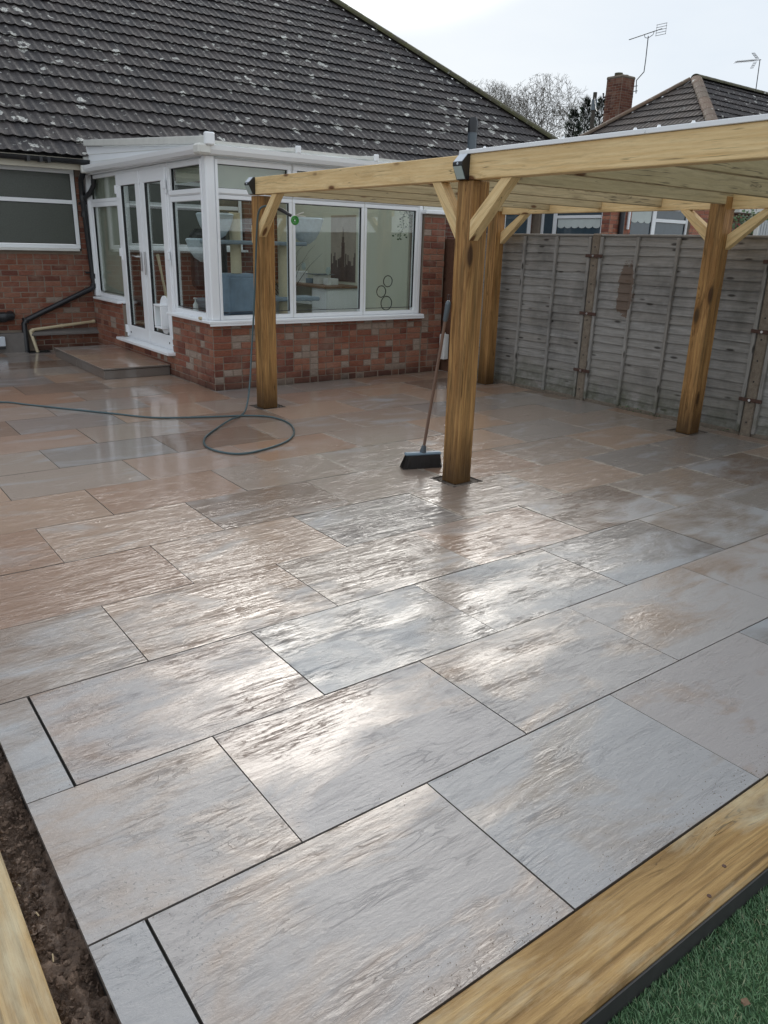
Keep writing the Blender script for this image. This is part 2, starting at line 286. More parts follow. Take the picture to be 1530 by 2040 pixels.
M['rope'] = plain('sisal_rope', (.66, .57, .40), .9, bumps=.6, sc=20); M['plush'] = plain('grey_plush', (.24, .29, .34), .95, var=.2, sc=25); M['plushb'] = plain('blue_grey_crushed_plush', (.20, .27, .36), .8, var=.5, sc=7)
M['bowl'] = plain('pale_grey_fabric', (.55, .62, .68), .7, var=.25, sc=30); M['white'] = plain('white_laminate', (.72, .73, .72), .4); M['walnut'] = plain('brown_desk_top', (.20, .11, .06), .5)
M['leaf'] = leaf_mat('dark_leaf', (.02, .05, .015), (.07, .13, .04)); M['conifer'] = leaf_mat('conifer_foliage', (.012, .028, .014), (.035, .06, .026)); M['bark'] = plain('winter_bark', (.06, .052, .042), .9)
M['bud'] = leaf_mat('winter_twig', (.045, .036, .024), (.08, .066, .042)); M['brown_board'] = wood('brown_painted_board', (.12, .062, .042), (.16, .085, .058), (.07, .03, .02), .6)
M['slatgrey'] = plain('grey_white_slat', (.42, .44, .45), .6); M['ground'] = plain('gravelly_ground', (.12, .105, .085), .95, var=.3, sc=3, bumps=.4)
M['soffit'] = plain('cream_soffit', (.60, .56, .46), .6); M['brownsky'] = plain('faded_print_sky', (.36, .30, .24), .6, var=.3, sc=5); M['browncity'] = plain('dark_print_city', (.095, .06, .05), .6, var=.5, sc=40)
M['side_shade'] = plain('sleeper_rot_and_shade', (.035, .034, .034), .6, var=.4, sc=30); M['blind_in'] = plain('olive_blind', (.42, .42, .34), .8); M['blind'] = plain('pale_blind', (.55, .60, .58), .7); M['drain'] = plain('dark_gully', (.012, .011, .010), .8)
M['render'] = plain('old_cement_render', (.16, .145, .135), .9, var=.3, sc=6, bumps=.4); M['clay'] = plain('clay_pot', (.16, .10, .06), .85, var=.3)
M['wire'] = plain('aerial_metal', (.03, .03, .035), .5); M['cloth'] = plain('straw_bit', (.42, .33, .2), .8)

# ------------------------------------------------------------------ mesh helpers
WM = {}
def wm(o): return WM.get(o.name, Matrix.Identity(4)) if o else Matrix.Identity(4)
def place(o, mat_world, parent):
    COL.objects.link(o)
    if parent: o.parent = parent; o.matrix_basis = wm(parent).inverted() @ mat_world
    else: o.matrix_basis = mat_world
    WM[o.name] = mat_world.copy(); return o
def props(o, label=None, cat=None, group=None, kind=None):
    if label: o['label'] = label
    if cat: o['category'] = cat
    if group: o['group'] = group
    if kind: o['kind'] = kind
    return o
def thing(name, loc, label, cat, group=None):
    o = bpy.data.objects.new(name, None); o.empty_display_size = .2; place(o, Matrix.Translation(Vector(loc)), None)
    return props(o, label, cat, group)
def mesh(name, vs, fs, m, smooth=False):
    me = bpy.data.meshes.new(name); me.from_pydata([tuple(v) for v in vs], [], fs); me.update()
    me.materials.append(M[m] if isinstance(m, str) else m)
    if smooth: me.polygons.foreach_set('use_smooth', [True]*len(me.polygons))
    return me
class MB:
    """collects shapes in world coordinates, then makes ONE mesh object"""
    def __init__(s): s.v = []; s.f = []
    def add(s, vs, fs):
        b = len(s.v); s.v += [Vector(v) for v in vs]; s.f += [tuple(i+b for i in f) for f in fs]; return s
    def box(s, x0, x1, y0, y1, z0, z1, bev=0., Mx=None):
        if x1 < x0: x0, x1 = x1, x0
        if y1 < y0: y0, y1 = y1, y0
        if z1 < z0: z0, z1 = z1, z0
        if bev: vs, fs = cbox(x1-x0, y1-y0, z1-z0, bev)
        else:
            a, b, c = (x1-x0)/2, (y1-y0)/2, (z1-z0)/2
            vs = [Vector((i*a, j*b, k*c)) for i in (-1, 1) for j in (-1, 1) for k in (-1, 1)]
            fs = [(0, 1, 3, 2), (4, 6, 7, 5), (0, 4, 5, 1), (2, 3, 7, 6), (0, 2, 6, 4), (1, 5, 7, 3)]
        c = Vector(((x0+x1)/2, (y0+y1)/2, (z0+z1)/2)); vs = [v+c for v in vs]
        if Mx: vs = [Mx @ v for v in vs]
        return s.add(vs, fs)
    def tube(s, pts, r, n=10, caps=True):
        pts = [Vector(p) for p in pts]; rs = r if isinstance(r, (list, tuple)) else [r]*len(pts); vs = []; fs = []
        up_ = None
        for i, p in enumerate(pts):
            d = (pts[min(i+1, len(pts)-1)] - pts[max(i-1, 0)]).normalized()
            if up_ is None: up_ = Vector((0, 0, 1)) if abs(d.z) < .9 else Vector((1, 0, 0))
            a = d.cross(up_).normalized(); b = a.cross(d).normalized(); up_ = b
            for k in range(n): t = 2*pi*k/n; vs.append(p + (a*cos(t)+b*sin(t))*rs[i])
        for i in range(len(pts)-1):
            for k in range(n): fs.append((i*n+k, i*n+(k+1) % n, (i+1)*n+(k+1) % n, (i+1)*n+k))
        if caps: fs.append(tuple(range(n))[::-1]); fs.append(tuple(range((len(pts)-1)*n, len(pts)*n)))
        return s.add(vs, fs)
    def prism(s, poly, axis, a, b):
        """extrude 2D polygon along axis from a to b; poly coordinates are the other two axes in order"""
        n = len(poly); vs = []
        for h in (a, b):
            for (p, q) in poly: vs.append({'X': (h, p, q), 'Y': (p, h, q), 'Z': (p, q, h)}[axis])
        fs = [tuple(range(n)), tuple(range(n, 2*n))[::-1]] + [(i, i+n, (i+1) % n+n, (i+1) % n) for i in range(n)]
        return s.add(vs, fs)
    def ring(s, cx, cy, cz, R, r, ax='Y', n=32, m=8):
        vs = []; fs = []
        for i in range(n):
            t = 2*pi*i/n
            for j in range(m):
                u = 2*pi*j/m; q = R + r*cos(u); w = r*sin(u)
                vs.append((cx+q*cos(t), cy+w, cz+q*sin(t)) if ax == 'Y' else (cx+w, cy+q*cos(t), cz+q*sin(t)) if ax == 'X' else (cx+q*cos(t), cy+q*sin(t), cz+w))
        for i in range(n):
            for j in range(m): fs.append((i*m+j, i*m+(j+1) % m, ((i+1) % n)*m+(j+1) % m, ((i+1) % n)*m+j))
        return s.add(vs, fs)
    def make(s, name, m, parent=None, smooth=False, origin=None, label=None, kind=None):
        xs = np.array([tuple(v) for v in s.v])
        c = Vector(origin) if origin is not None else Vector(((xs[:, 0].min()+xs[:, 0].max())/2, (xs[:, 1].min()+xs[:, 1].max())/2, (xs[:, 2].min()+xs[:, 2].max())/2))
        me = mesh(name, [v-c for v in s.v], s.f, m, smooth)
        o = bpy.data.objects.new(name, me); place(o, Matrix.Translation(c), parent)
        if smooth and smooth != 'all':
            try: me.set_sharp_from_angle(angle=radians(40))
            except Exception: pass
        return props(o, label, None, None, kind)
def cbox(sx, sy, sz, b):
    """box with chamfered edges, centred"""
    hx, hy, hz = sx/2, sy/2, sz/2; vs = []; idx = {}
    for i in (-1, 1):
        for j in (-1, 1):
            for k in (-1, 1):
                for ax in range(3):
                    h = [hx-b, hy-b, hz-b]; h[ax] += b
                    idx[(i, j, k, ax)] = len(vs); vs.append(Vector((i*h[0], j*h[1], k*h[2])))
    fs = []
    for ax in range(3):
        o1, o2 = [a for a in range(3) if a != ax]
        for sgn in (-1, 1):
            q = []
            for (p, r) in ((-1, -1), (1, -1), (1, 1), (-1, 1)):
                key = [0, 0, 0]; key[ax] = sgn; key[o1] = p; key[o2] = r; q.append(idx[(*key, ax)])
            fs.append(tuple(q) if (sgn == 1) == (ax != 1) else tuple(q[::-1]))
    for ax in range(3):      # edge parallel to ax
        o1, o2 = [a for a in range(3) if a != ax]
        for p in (-1, 1):
            for r in (-1, 1):
                k1 = [0, 0, 0]; k2 = [0, 0, 0]; k1[ax] = -1; k2[ax] = 1; k1[o1] = k2[o1] = p; k1[o2] = k2[o2] = r
                q = (idx[(*k1, o1)], idx[(*k2, o1)], idx[(*k2, o2)], idx[(*k1, o2)])
                fs.append(q)
    for i in (-1, 1):
        for j in (-1, 1):
            for k in (-1, 1): fs.append(tuple(idx[(i, j, k, a)] for a in range(3)))
    # orient outward
    out = []
    for f in fs:
        c = sum((vs[a] for a in f), Vector())/len(f); n = (vs[f[1]]-vs[f[0]]).cross(vs[f[2]]-vs[f[0]])
        out.append(f if n.dot(c) > 0 else f[::-1])
    return vs, out
def box(name, x, y, z, m, parent=None, bev=0., label=None, kind=None):
    return MB().box(*x, *y, *z, bev=bev).make(name, m, parent, label=label, kind=kind)
def beam(name, a, b, w, h, m, parent, upv=(0, 0, 1), bev=.004, label=None):
    """timber from a to b (centre line); w = width sideways, h = height; local X runs along it"""
    a, b = Vector(a), Vector(b); L_ = (b-a).length; x = (b-a).normalized(); u = Vector(upv); y = u.cross(x).normalized(); z = x.cross(y)
    vs, fs = cbox(L_, w, h, bev); me = mesh(name, vs, fs, m); o = bpy.data.objects.new(name, me)
    c = (a+b)/2; place(o, Matrix(((x.x, y.x, z.x, c.x), (x.y, y.y, z.y, c.y), (x.z, y.z, z.z, c.z), (0, 0, 0, 1))), parent)
    return props(o, label)
def inst(name, me, mw, parent):
    o = bpy.data.objects.new(name, me); return place(o, mw, parent)

# ------------------------------------------------------------------ ground, soil, turf
MB().box(-60, 140, -40, 160, -.5, -.16).make('ground', 'ground', kind='structure')
PX0, PX1, PY0 = .335, 6.985, -.603
patio = box('patio', (PX0+.006, PX1-.004), (PY0+.004, 10.66), (-.15, -.011), 'bed', kind='structure')
WMp = patio
H, SP = .6005, .9045
posts = {'P1': (3.675, 3.850, 5.400, 5.560), 'P2': (3.598, 3.765, 2.385, 2.540), 'P4': (6.755, 6.915, 5.400, 5.555), 'P5': (6.570, 6.745, 2.440, 2.600), 'P3': (3.52, 3.68, -.46, -.30), 'P6': (6.42, 6.58, -.40, -.24)}
holes = [(x0-.055, x1+.065, y0-.055, y1+.06) for k, (x0, x1, y0, y1) in posts.items()]
cons_poly = (3.66, 6.99, 6.52, 10.66)
holes2 = holes + [cons_poly, (2.60, 2.90, 10.42, 10.66)]
def cut_slab(x0, x1, y0, y1):
    hs = [h for h in holes2 if h[0] < x1 and h[1] > x0 and h[2] < y1 and h[3] > y0]
    xs = sorted({x0, x1, *[min(max(q, x0), x1) for h in hs for q in h[:2]]}); ys = sorted({y0, y1, *[min(max(q, y0), y1) for h in hs for q in h[2:]]})
    inc = {}
    for i in range(len(xs)-1):
        for j in range(len(ys)-1):
            cx, cy = (xs[i]+xs[i+1])/2, (ys[j]+ys[j+1])/2
            inc[i, j] = not any(h[0] < cx < h[1] and h[2] < cy < h[3] for h in hs)
    if not any(inc.values()): return None
    mb = MB(); zt, zb = 0., -.02
    for (i, j), k in inc.items():
        if not k: continue
        a, b, c, d = xs[i], xs[i+1], ys[j], ys[j+1]
        mb.add([(a, c, zt), (b, c, zt), (b, d, zt), (a, d, zt)], [(0, 1, 2, 3)])
        for di, dj, q in ((-1, 0, [(a, d), (a, c)]), (1, 0, [(b, c), (b, d)]), (0, -1, [(a, c), (b, c)]), (0, 1, [(b, d), (a, d)])):
            if not inc.get((i+di, j+dj), False):
                (p, r), (s_, t_) = q; mb.add([(p, r, zb), (s_, t_, zb), (s_, t_, zt), (p, r, zt)], [(0, 1, 2, 3)])
    return mb
std = None; k = -1; nslab = 0
while PY0 + (k+1)*H < 10.66:
    y0, y1 = PY0 + (k+1)*H, min(PY0 + (k+2)*H, 10.66)
    off = .4745 if k % 2 else .927
    edges = [PX0] + [off+n*SP for n in range(-1, 9) if PX0+.05 < off+n*SP < PX1-.05] + [PX1]
    for a, b in zip(edges[:-1], edges[1:]):
        g0 = .0045 if (y0 < 1.4 and a > PX0 and a < .6) else .0022
        g1 = .0045 if (y0 < 1.4 and b < .6) else .0022
        gy = .0027 if y0 < 1.1 else .0024
        x0, x1 = a + (0 if a == PX0 else g0), b - (0 if b == PX1 else g1)
        mb = cut_slab(x0, x1, y0+gy, y1-gy)
        if mb is None: continue
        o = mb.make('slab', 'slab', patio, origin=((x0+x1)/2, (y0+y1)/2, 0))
        tilt = Matrix.Rotation(random.gauss(0, .0012), 4, 'X') @ Matrix.Rotation(random.gauss(0, .0009), 4, 'Y')
        o.matrix_basis = o.matrix_basis @ Matrix.Translation((random.uniform(-.0005, .0005), random.uniform(-.0006, .0006), random.uniform(-.0012, .0012))) @ tilt @ Matrix.Rotation(random.gauss(0, .0007), 4, 'Z')
        nslab += 1
    k += 1
# pebbles and dark earth in the cut-outs round the posts
rg = random.Random(3); mb = MB()
for (x0, x1, y0, y1), (a, b, c, d) in zip(holes, posts.values()):
    for i in range(90):
        x, y = rg.uniform(x0+.006, x1-.006), rg.uniform(y0+.006, y1-.006)
        if a-.004 < x < b+.004 and c-.004 < y < d+.004: continue
        r = rg.uniform(.004, .009); z = -.012+r*.5
        mb.add([(x-r, y, z), (x, y-r, z), (x+r, y, z), (x, y+r, z), (x, y, z+r*.8), (x, y, z-r)], [(0, 1, 4), (1, 2, 4), (2, 3, 4), (3, 0, 4), (1, 0, 5), (2, 1, 5), (3, 2, 5), (0, 3, 5)])
mb.make('gravel', plain('dark_pebbles', (.07, .055, .042), .7, var=.6, sc=60), patio, kind='stuff')
# sandy mortar crumbs along the edges near the camera
mb = MB()
for i in range(900):
    if rg.random() < .5: x = rg.uniform(.9, 3.); y = PY0 + abs(rg.gauss(0, .05)) + .002
    else:
        kk = rg.choice([0, 1, 2]); x = rg.uniform(.35, 2.8); y = PY0 + (kk+1)*H + rg.gauss(0, .02)
    r = rg.uniform(.0006, .0017); mb.add([(x-r, y-r, .0006), (x+r, y-r, .0006), (x, y+r, .0006), (x, y, r*1.3+.0006)], [(0, 1, 3), (1, 2, 3), (2, 0, 3)])
mb.make('mortar_crumbs', 'clay', kind='stuff')

# soil strip (displaced sheet)
def noise2(xs, ys, seed, sc):
    r = np.random.RandomState(seed); z = np.zeros_like(xs)
    for o_ in range(5):
        f = sc*2**o_
        for q in range(4):
            a = r.uniform(0, 2*pi); ph = r.uniform(0, 2*pi); z += np.sin((xs*cos(a)+ys*sin(a))*f*r.uniform(.7, 1.3)+ph)/(1.7**o_)/4
    return z
def sheet(name, x0, x1, y0, y1, st, zf, m, parent=None, kind=None):
    nx, ny = int((x1-x0)/st)+1, int((y1-y0)/st)+1
    X, Y = np.meshgrid(np.linspace(x0, x1, nx), np.linspace(y0, y1, ny)); Z = zf(X, Y)
    vs = np.stack([X, Y, Z], -1).reshape(-1, 3); fs = [(j*nx+i, j*nx+i+1, (j+1)*nx+i+1, (j+1)*nx+i) for j in range(ny-1) for i in range(nx-1)]
    o = bpy.data.objects.new(name, mesh(name, vs, fs, m, True)); place(o, Matrix.Identity(4), parent); return props(o, kind=kind)
sheet('soil', .10, .345, -.95, 3.2, .0075, lambda X, Y: -.058 + .022*noise2(X, Y, 4, 30) + .026*np.abs(noise2(X, Y, 9, 60)) - .010 - .006*noise2(X, Y, 2, 9), 'soil', kind='structure')
mb = MB(); rg = random.Random(31)
for i in range(2600):
    x = .235+.10*rg.random(); y = rg.uniform(-.6, 1.2); r_ = .0018+.0075*rg.random()**3; z = -.052+rg.uniform(-.006, .008)
    q = [Vector((rg.gauss(0, 1), rg.gauss(0, 1), rg.gauss(0, .8))).normalized()*r_*rg.uniform(.7, 1.2) for _ in range(4)]
    e_ = [(r_, 0, 0), (-r_, 0, 0), (0, r_, 0), (0, -r_, 0), (0, 0, r_*.8), (0, 0, -r_*.8)]; vs = [Vector((x, y, z))+Vector(v)+Vector((rg.gauss(0, .3), rg.gauss(0, .3), rg.gauss(0, .3)))*r_ for v in e_]
    mb.add(vs, [(0, 2, 4), (2, 1, 4), (1, 3, 4), (3, 0, 4), (2, 0, 5), (1, 2, 5), (3, 1, 5), (0, 3, 5)])
mb.make('soil_clods', 'soil', kind='stuff')
mb = MB()
for (x, y, a, l) in ((.266, .205, 1.9, .012), (.264, .05, 1.4, .020), (.285, -.08, .4, .006), (.25, .33, 2.2, .007)):
    d = Vector((cos(a), sin(a), .05))*l/2; mb.tube([Vector((x, y, -.042))-d, Vector((x, y, -.038))+d], .0019, 6)
mb.make('straw', 'cloth', kind='stuff')
# artificial turf
box('lawn', (-6, 30), (-30, -.8195), (-.16, -.068), plain('turf_backing', (.018, .05, .015), .9), kind='structure')
r = np.random.RandomState(5); nb = 95000
bx = .55 + 2.7*r.rand(nb); by = -.824 - .85*r.rand(nb)**1.1; hh = .007+.008*r.rand(nb); an = r.rand(nb)*2*pi; ln = r.randn(nb, 2)*.008 + np.array([.002, .005]); w = .0011
V = np.zeros((nb, 5, 3)); dx, dy = np.cos(an)*w, np.sin(an)*w
V[:, 0] = np.stack([bx-dx, by-dy, -.068+0*bx], 1); V[:, 1] = np.stack([bx+dx, by+dy, -.068+0*bx], 1)
V[:, 2] = np.stack([bx+dx*.8+ln[:, 0]*.4, by+dy*.8+ln[:, 1]*.4, -.068+hh*.6], 1); V[:, 3] = np.stack([bx-dx*.8+ln[:, 0]*.4, by-dy*.8+ln[:, 1]*.4, -.068+hh*.6], 1)
V[:, 4] = np.stack([bx+ln[:, 0], by+ln[:, 1], -.068+hh], 1)
V[:, :, 1] = np.minimum(V[:, :, 1], -.8195)
me = bpy.data.meshes.new('grass'); me.vertices.add(nb*5); me.vertices.foreach_set('co', V.reshape(-1))
idx = (np.arange(nb)*5)[:, None]; lo = np.concatenate([idx+[0, 1, 2, 3], idx+[3, 2, 4]], 1).reshape(-1)
me.loops.add(len(lo)); me.loops.foreach_set('vertex_index', lo.astype(np.int32))
ls = (np.arange(nb)*7)[:, None]+[0, 4]; me.polygons.add(nb*2); me.polygons.foreach_set('loop_start', ls.reshape(-1).astype(np.int32)); me.update(calc_edges=True)
me.materials.append(M['turf']); props(place(bpy.data.objects.new('grass', me), Matrix.Identity(4), None), 'short green artificial turf beyond the right-hand sleeper', kind='stuff')
mb = MB(); mb.add([(1.53, -.985, -.05), (1.545, -.992, -.047), (1.55, -.978, -.044), (1.538, -.97, -.049)], [(0, 1, 2, 3)]); mb.box(1.534, 1.546, -.984, -.974, -.054, -.048)
props(mb.make('dead_leaf', 'clay'), 'tiny reddish brown dead leaf lying on the green turf', 'leaf')
# timber sleepers edging the patio
def sleeper(x0, x1, y0, y1, z0, z1, label, knots):
    t = thing('timber_sleeper', ((x0+x1)/2, (y0+y1)/2, z0), label, 'sleeper', None)
    if x1-x0 > y1-y0: beam('sleeper_beam', (x0, (y0+y1)/2, (z0+z1)/2), (x1, (y0+y1)/2, (z0+z1)/2), y1-y0, z1-z0, 'sleeper', t, bev=.006)
    else: beam('sleeper_beam', ((x0+x1)/2, y0, (z0+z1)/2), ((x0+x1)/2, y1, (z0+z1)/2), x1-x0, z1-z0, 'sleeper', t, bev=.006)
    for (x, y) in knots: MB().tube([(x, y, z1-.001), (x, y, z1+.0012)], .006, 12).make('screw_head', 'rust', t)
sleeper(-.6, 4.9, -.812, -.608, -.10, .006, 'wet treated timber sleeper between the paving and the green turf', [(1.83, -.745), (1.70, -.78)])
MB().box(-.6, 4.9, -.8185, -.8135, -.16, -.004).make('side_shade_strip', 'side_shade', bpy.data.objects['timber_sleeper'])  # added strip, coloured for the rot and shade on the sleeper's outer side
sleeper(0, .232, -1.3, 2.6, -.12, -.008, 'treated timber sleeper along the muddy soil strip, bottom left', [])
# a joint in the left sleeper and bits of splinter are left to its grain

# ------------------------------------------------------------------ bricks
BM = {}
def brick_mesh(l, axis, mat, bev=.004, d=.02):
    key = (round(l, 3), axis, mat, random.randrange(4))
    if key not in BM:
        vs, fs = cbox(l, d, .065, bev) if axis == 'Y' else cbox(d, l, .065, bev)
        vs = [v+Vector((random.gauss(0, .0011), random.gauss(0, .0011), random.gauss(0, .0013))) for v in vs]
        BM[key] = mesh('brick', vs, fs, mat)
    return BM[key]
class Bricks:
    """bricks laid on wall faces; the nearest 300 stay single parts, the rest are joined"""
    def __init__(s, parent, mat, limit=300, seed=1): s.p = parent; s.mat = mat; s.L = []; s.lim = limit; s.r = random.Random(seed)
    def face(s, axis, c, u0, u1, z0, z1, holes=(), hdr=.3, cz=.075, sign=-1):
        n = int(round((z1-z0)/cz))
        for i in range(n):
            z = z0+cz*(i+.5)
            u = u0 + (-.1125 if i % 2 else 0.); u += s.r.choice([0, 0, .0]); 
            while u < u1-.03:
                l = .215 if s.r.random() > hdr else .1025
                a, b = max(u, u0), min(u+l, u1)
                if b-a > .03:
                    segs = [(a, b)]
                    for (h0, h1, k0, k1) in holes:
                        if k0 < z+.02 and k1 > z-.02:
                            ns = []
                            for (p, q) in segs:
                                if p < h0: ns.append((p, min(q, h0)))
                                if q > h1: ns.append((max(p, h1), q))
                                
                            segs = [(p, q) for p, q in ns if q-p > .02]
                    for (p, q) in segs: s.L.append((axis, c, (p+q)/2, z, round(q-p, 2 if (q-p) not in (.215, .1025) else 4), s.r.uniform(-.0015, .0025)))
                u += l+.010
    def build(s):
        def pos(e):
            ax, c, u, z, l, o_ = e; return Vector((u, c+.004-o_, z)) if ax == 'Y' else Vector((c+.004-o_, u, z))
        s.L.sort(key=lambda e: (pos(e)-CAM).length)
        for e in s.L[:s.lim]:
            inst('brick', brick_mesh(e[4], e[0], 'brick_pale' if (s.mat == 'brick' and e[4] < .11) else s.mat), Matrix.Translation(pos(e)), s.p)
        rest = s.L[s.lim:]
        if rest:
            mb = MB()
            for e in rest:
                vs, fs = cbox(e[4], .02, .065, .004) if e[0] == 'Y' else cbox(.02, e[4], .065, .004); q = pos(e); mb.add([v+q for v in vs], fs)
            mb.make('distant_brick', s.mat, s.p, kind='stuff')

# ------------------------------------------------------------------ roof tiles
def tile_shape(w, L_, gauge, flat=False):
    us = [0, .10, .18, .25, .32, .40, .5, .60, .68, .75, .82, .90, 1.0]; hs = [0, .002, .012, .017, .012, .002, 0, .002, .012, .017, .012, .002, 0]
    return us, hs
def tile_roof(parent, O_, A, U, width, smin, smax, T0, T1, gauge, mat, limit=300, tw=.30, jit=.004, seed=1, lim_pred=None):
    """O_ eave origin; A unit vector along the eave; U unit vector up the slope; smin/smax functions of t"""
    A, U = Vector(A), Vector(U); Nn = A.cross(U).normalized()
    if Nn.z < 0: Nn = -Nn
    us, hs = tile_shape(tw, .4, gauge); n = len(us); rr = random.Random(seed)
    def verts(s0, t0, dz, c0=-1e9, c1=1e9, c0b=-1e9, c1b=1e9):
        vs = []
        for (t, zz) in ((t0+.07, .012), (t0-.040, .021), (t0-.045, .034), (t0+gauge, .000)):
            lo, hi = (c0, c1) if t < t0+.1 else (c0b, c1b)
            for u, h in zip(us, hs):
                s_ = min(max(s0+u*tw*1.0, lo), hi); vs.append(A*s_ + U*t + Nn*(zz+h+dz))
        return vs
    fs = [(b_*n+i, b_*n+i+1, (b_+1)*n+i+1, (b_+1)*n+i) for b_ in range(3) for i in range(n-1)]
    proto = mesh('roof_tile', verts(0, 0, 0), fs, mat, False)
    ent = []; t = T0; row = 0
    while t < T1:
        lo, hi = smin(t), smax(t); lo2, hi2 = smin(t+gauge), smax(t+gauge)
        s_ = math.floor(min(lo, lo2)/tw)*tw + (tw/2 if row % 2 else 0) - tw
        while s_ < max(hi, hi2):
            if s_+tw > min(lo, lo2)+.02 and s_ < max(hi, hi2)-.02:
                clip = s_ < max(lo, lo2) or s_+tw > min(hi, hi2)
                pt = Vector(O_)+A*s_+U*t; ent.append(((pt-CAM).length if not (lim_pred and not lim_pred(pt)) else 1e6, s_, t, clip, lo, hi, lo2, hi2))
            s_ += tw
        t += gauge; row += 1
    ent.sort(); cnt = 0; mb = MB()
    for (d, s_, t, clip, lo, hi, lo2, hi2) in ent:
        dz = rr.uniform(0, jit); base = Vector(O_)
        if cnt < limit and not clip:
            inst('roof_tile', proto, Matrix.Translation(base+A*s_+U*(t+rr.uniform(-.004, .004))+Nn*dz), parent); cnt += 1
        else:
            vs = [base+v for v in verts(s_, t, dz, lo, hi, lo2, hi2)]; mb.add(vs, fs)
    if mb.v: mb.make('distant_roof_tile', mat, parent, kind='stuff')
def hip_tiles(parent, a, b, mat, r_=.11, step=.38, name='hip_tile', lim=60):
    a, b = Vector(a), Vector(b); d = (b-a).normalized(); x = d.cross(Vector((0, 0, 1))).normalized(); z = x.cross(d); vs = []; n = 9
    for (q, rr) in ((-.03, r_*1.04), (step+.02, r_)):
        for k in range(n): t = pi*(k/(n-1))*1.1-.05*pi; vs.append(Vector((cos(t)*rr*1.15, q, sin(t)*rr*.75)))
    for k in range(n): vs.append(vs[k]*1.0 - Vector((0, 0, .025)))
    fs = [(k, k+1, n+k+1, n+k) for k in range(n-1)] + [(k, k+1, 2*n+k+1, 2*n+k) for k in range(n-1)]
    me = mesh(name, vs, fs, mat, False); L_ = (b-a).length; i = 0
    while i*step < L_-.35 and i < lim:
        p = a+d*(i*step); inst(name, me, Matrix(((x.x, d.x, z.x, p.x), (x.y, d.y, z.y, p.y), (x.z, d.z, z.z, p.z), (0, 0, 0, 1))), parent); i += 1

# ------------------------------------------------------------------ the house
TP = .77; CS = 1/sqrt(1+TP*TP); SN = TP*CS
house = thing('bungalow', (3.7, 10.7, 0), 'long red brick bungalow with lichen-spotted dark tiled roof behind the conservatory', 'house')
EY, EZ, XR, XL = 10.40, 2.65, 16.6, -4.0; RUN = 8.0
# walls
MB().box(2.2, 3.66, 10.6985, 10.95, 0, 1.40).box(3.545, 3.66, 10.6985, 10.95, 1.40, 2.6).box(2.2, 3.545, 10.6985, 10.95, 2.50, 2.6).make('wall', 'mortar', house)
MB().box(-3.7, 2.2, 10.705, 10.95, 0, 1.40).box(-3.7, 1.2, 10.705, 10.95, 1.4, 2.6).box(1.2, 2.2, 10.705, 10.95, 2.5, 2.6).make('wall', 'btY', house)
MB().box(3.66, 4.2, 10.70, 10.95, 0, 2.6).box(4.2, 6.2, 10.70, 10.95, 0, 1.42).box(6.2, 16.3, 10.70, 10.95, 0, 2.6).box(4.2, 6.2, 10.7, 10.95, 2.45, 2.6).make('wall', 'btY', house)
MB().box(16.05, 16.3, 10.95, 18, 0, 2.6).box(-3.7, -3.45, 10.95, 18, 0, 2.6).make('wall', 'btX', house)
bk = Bricks(house, 'brickH', 300, 2)
bk.face('Y', 10.70, 2.2, 3.66, .30, 2.58, holes=[(0, 3.545, 1.40, 2.505)], hdr=.06)
bk.face('Y', 10.70, 2.78, 3.66, .0, .22, hdr=.1)
bk.build()
box('plinth', (2.2, 2.62), (10.60, 10.70), (0, .27), 'render', house)
MB().prism([(10.58, .225), (10.70, .225), (10.70, .30), (10.58, .25)], 'X', 2.70, 3.655).make('plinth_ledge', 'render', house)
# roof deck and tiles
ry, rz = EY+RUN, EZ+RUN*TP
deck = MB(); deck.add([(XL, EY, EZ-.02), (XR, EY, EZ-.02), (XR-RUN, ry, rz-.02), (XL, ry, rz-.02), (XL, EY+2*RUN, EZ-.02), (XR, EY+2*RUN, EZ-.02)], [(0, 1, 2, 3), (1, 5, 2), (3, 2, 5, 4), (0, 3, 4), (0, 4, 5, 1)])
deck.make('roof_deck', 'deck', house)
tile_roof(house, (0, EY, EZ), (1, 0, 0), (0, CS, SN), None, lambda t: XL, lambda t: XR-t*CS, .0, RUN/CS, .33, 'tile', 300, seed=4, lim_pred=lambda p: p.x > 1.9)
hip_tiles(house, (XR, EY, EZ+.05), (XR-RUN, ry, rz+.05), 'hip', .125, .40)
hip_tiles(house, (XR-RUN, ry, rz+.05), (XL, ry, rz+.05), 'hip', .125, .42)
# eave: fascia, soffit, gutter
box('fascia', (XL, 3.64), (10.43, 10.455), (2.47, 2.62), 'soffit', house)
box('soffit', (XL, 3.64), (10.455, 10.70), (2.595, 2.61), 'soffit', house)
box('fascia', (7.0, XR-.2), (10.43, 10.455), (2.47, 2.62), 'upvc_old', house)
def gutter(mb, a, b, r_, n=9):
    a, b = Vector(a), Vector(b); d = (b-a).normalized(); x = d.cross(Vector((0, 0, 1))).normalized(); vs = []; fs = []
    for (p) in (a, b):
        for rr in (r_, r_-.006):
            for k in range(n): t = pi+pi*k/(n-1); vs.append(p+x*cos(t)*rr+Vector((0, 0, sin(t)*rr)))
    for k in range(n-1): fs += [(k, k+1, 2*n+k+1, 2*n+k), (n+k, 3*n+k, 3*n+k+1, n+k+1), (k, n+k, n+k+1, k+1), (2*n+k, 2*n+k+1, 3*n+k+1, 3*n+k)]
    fs += [(0, 2*n, 3*n, n), (n-1, 2*n-1, 4*n-1, 3*n-1)]
    mb.add(vs, fs)
mb = MB(); gutter(mb, (XL, 10.36, 2.60), (3.70, 10.36, 2.60), .062); 
for x in (2.86, 3.02, 3.12): mb.box(x-.02, x+.02, 10.295, 10.43, 2.53, 2.60)
mb.make('gutter', 'black', house, smooth=True)
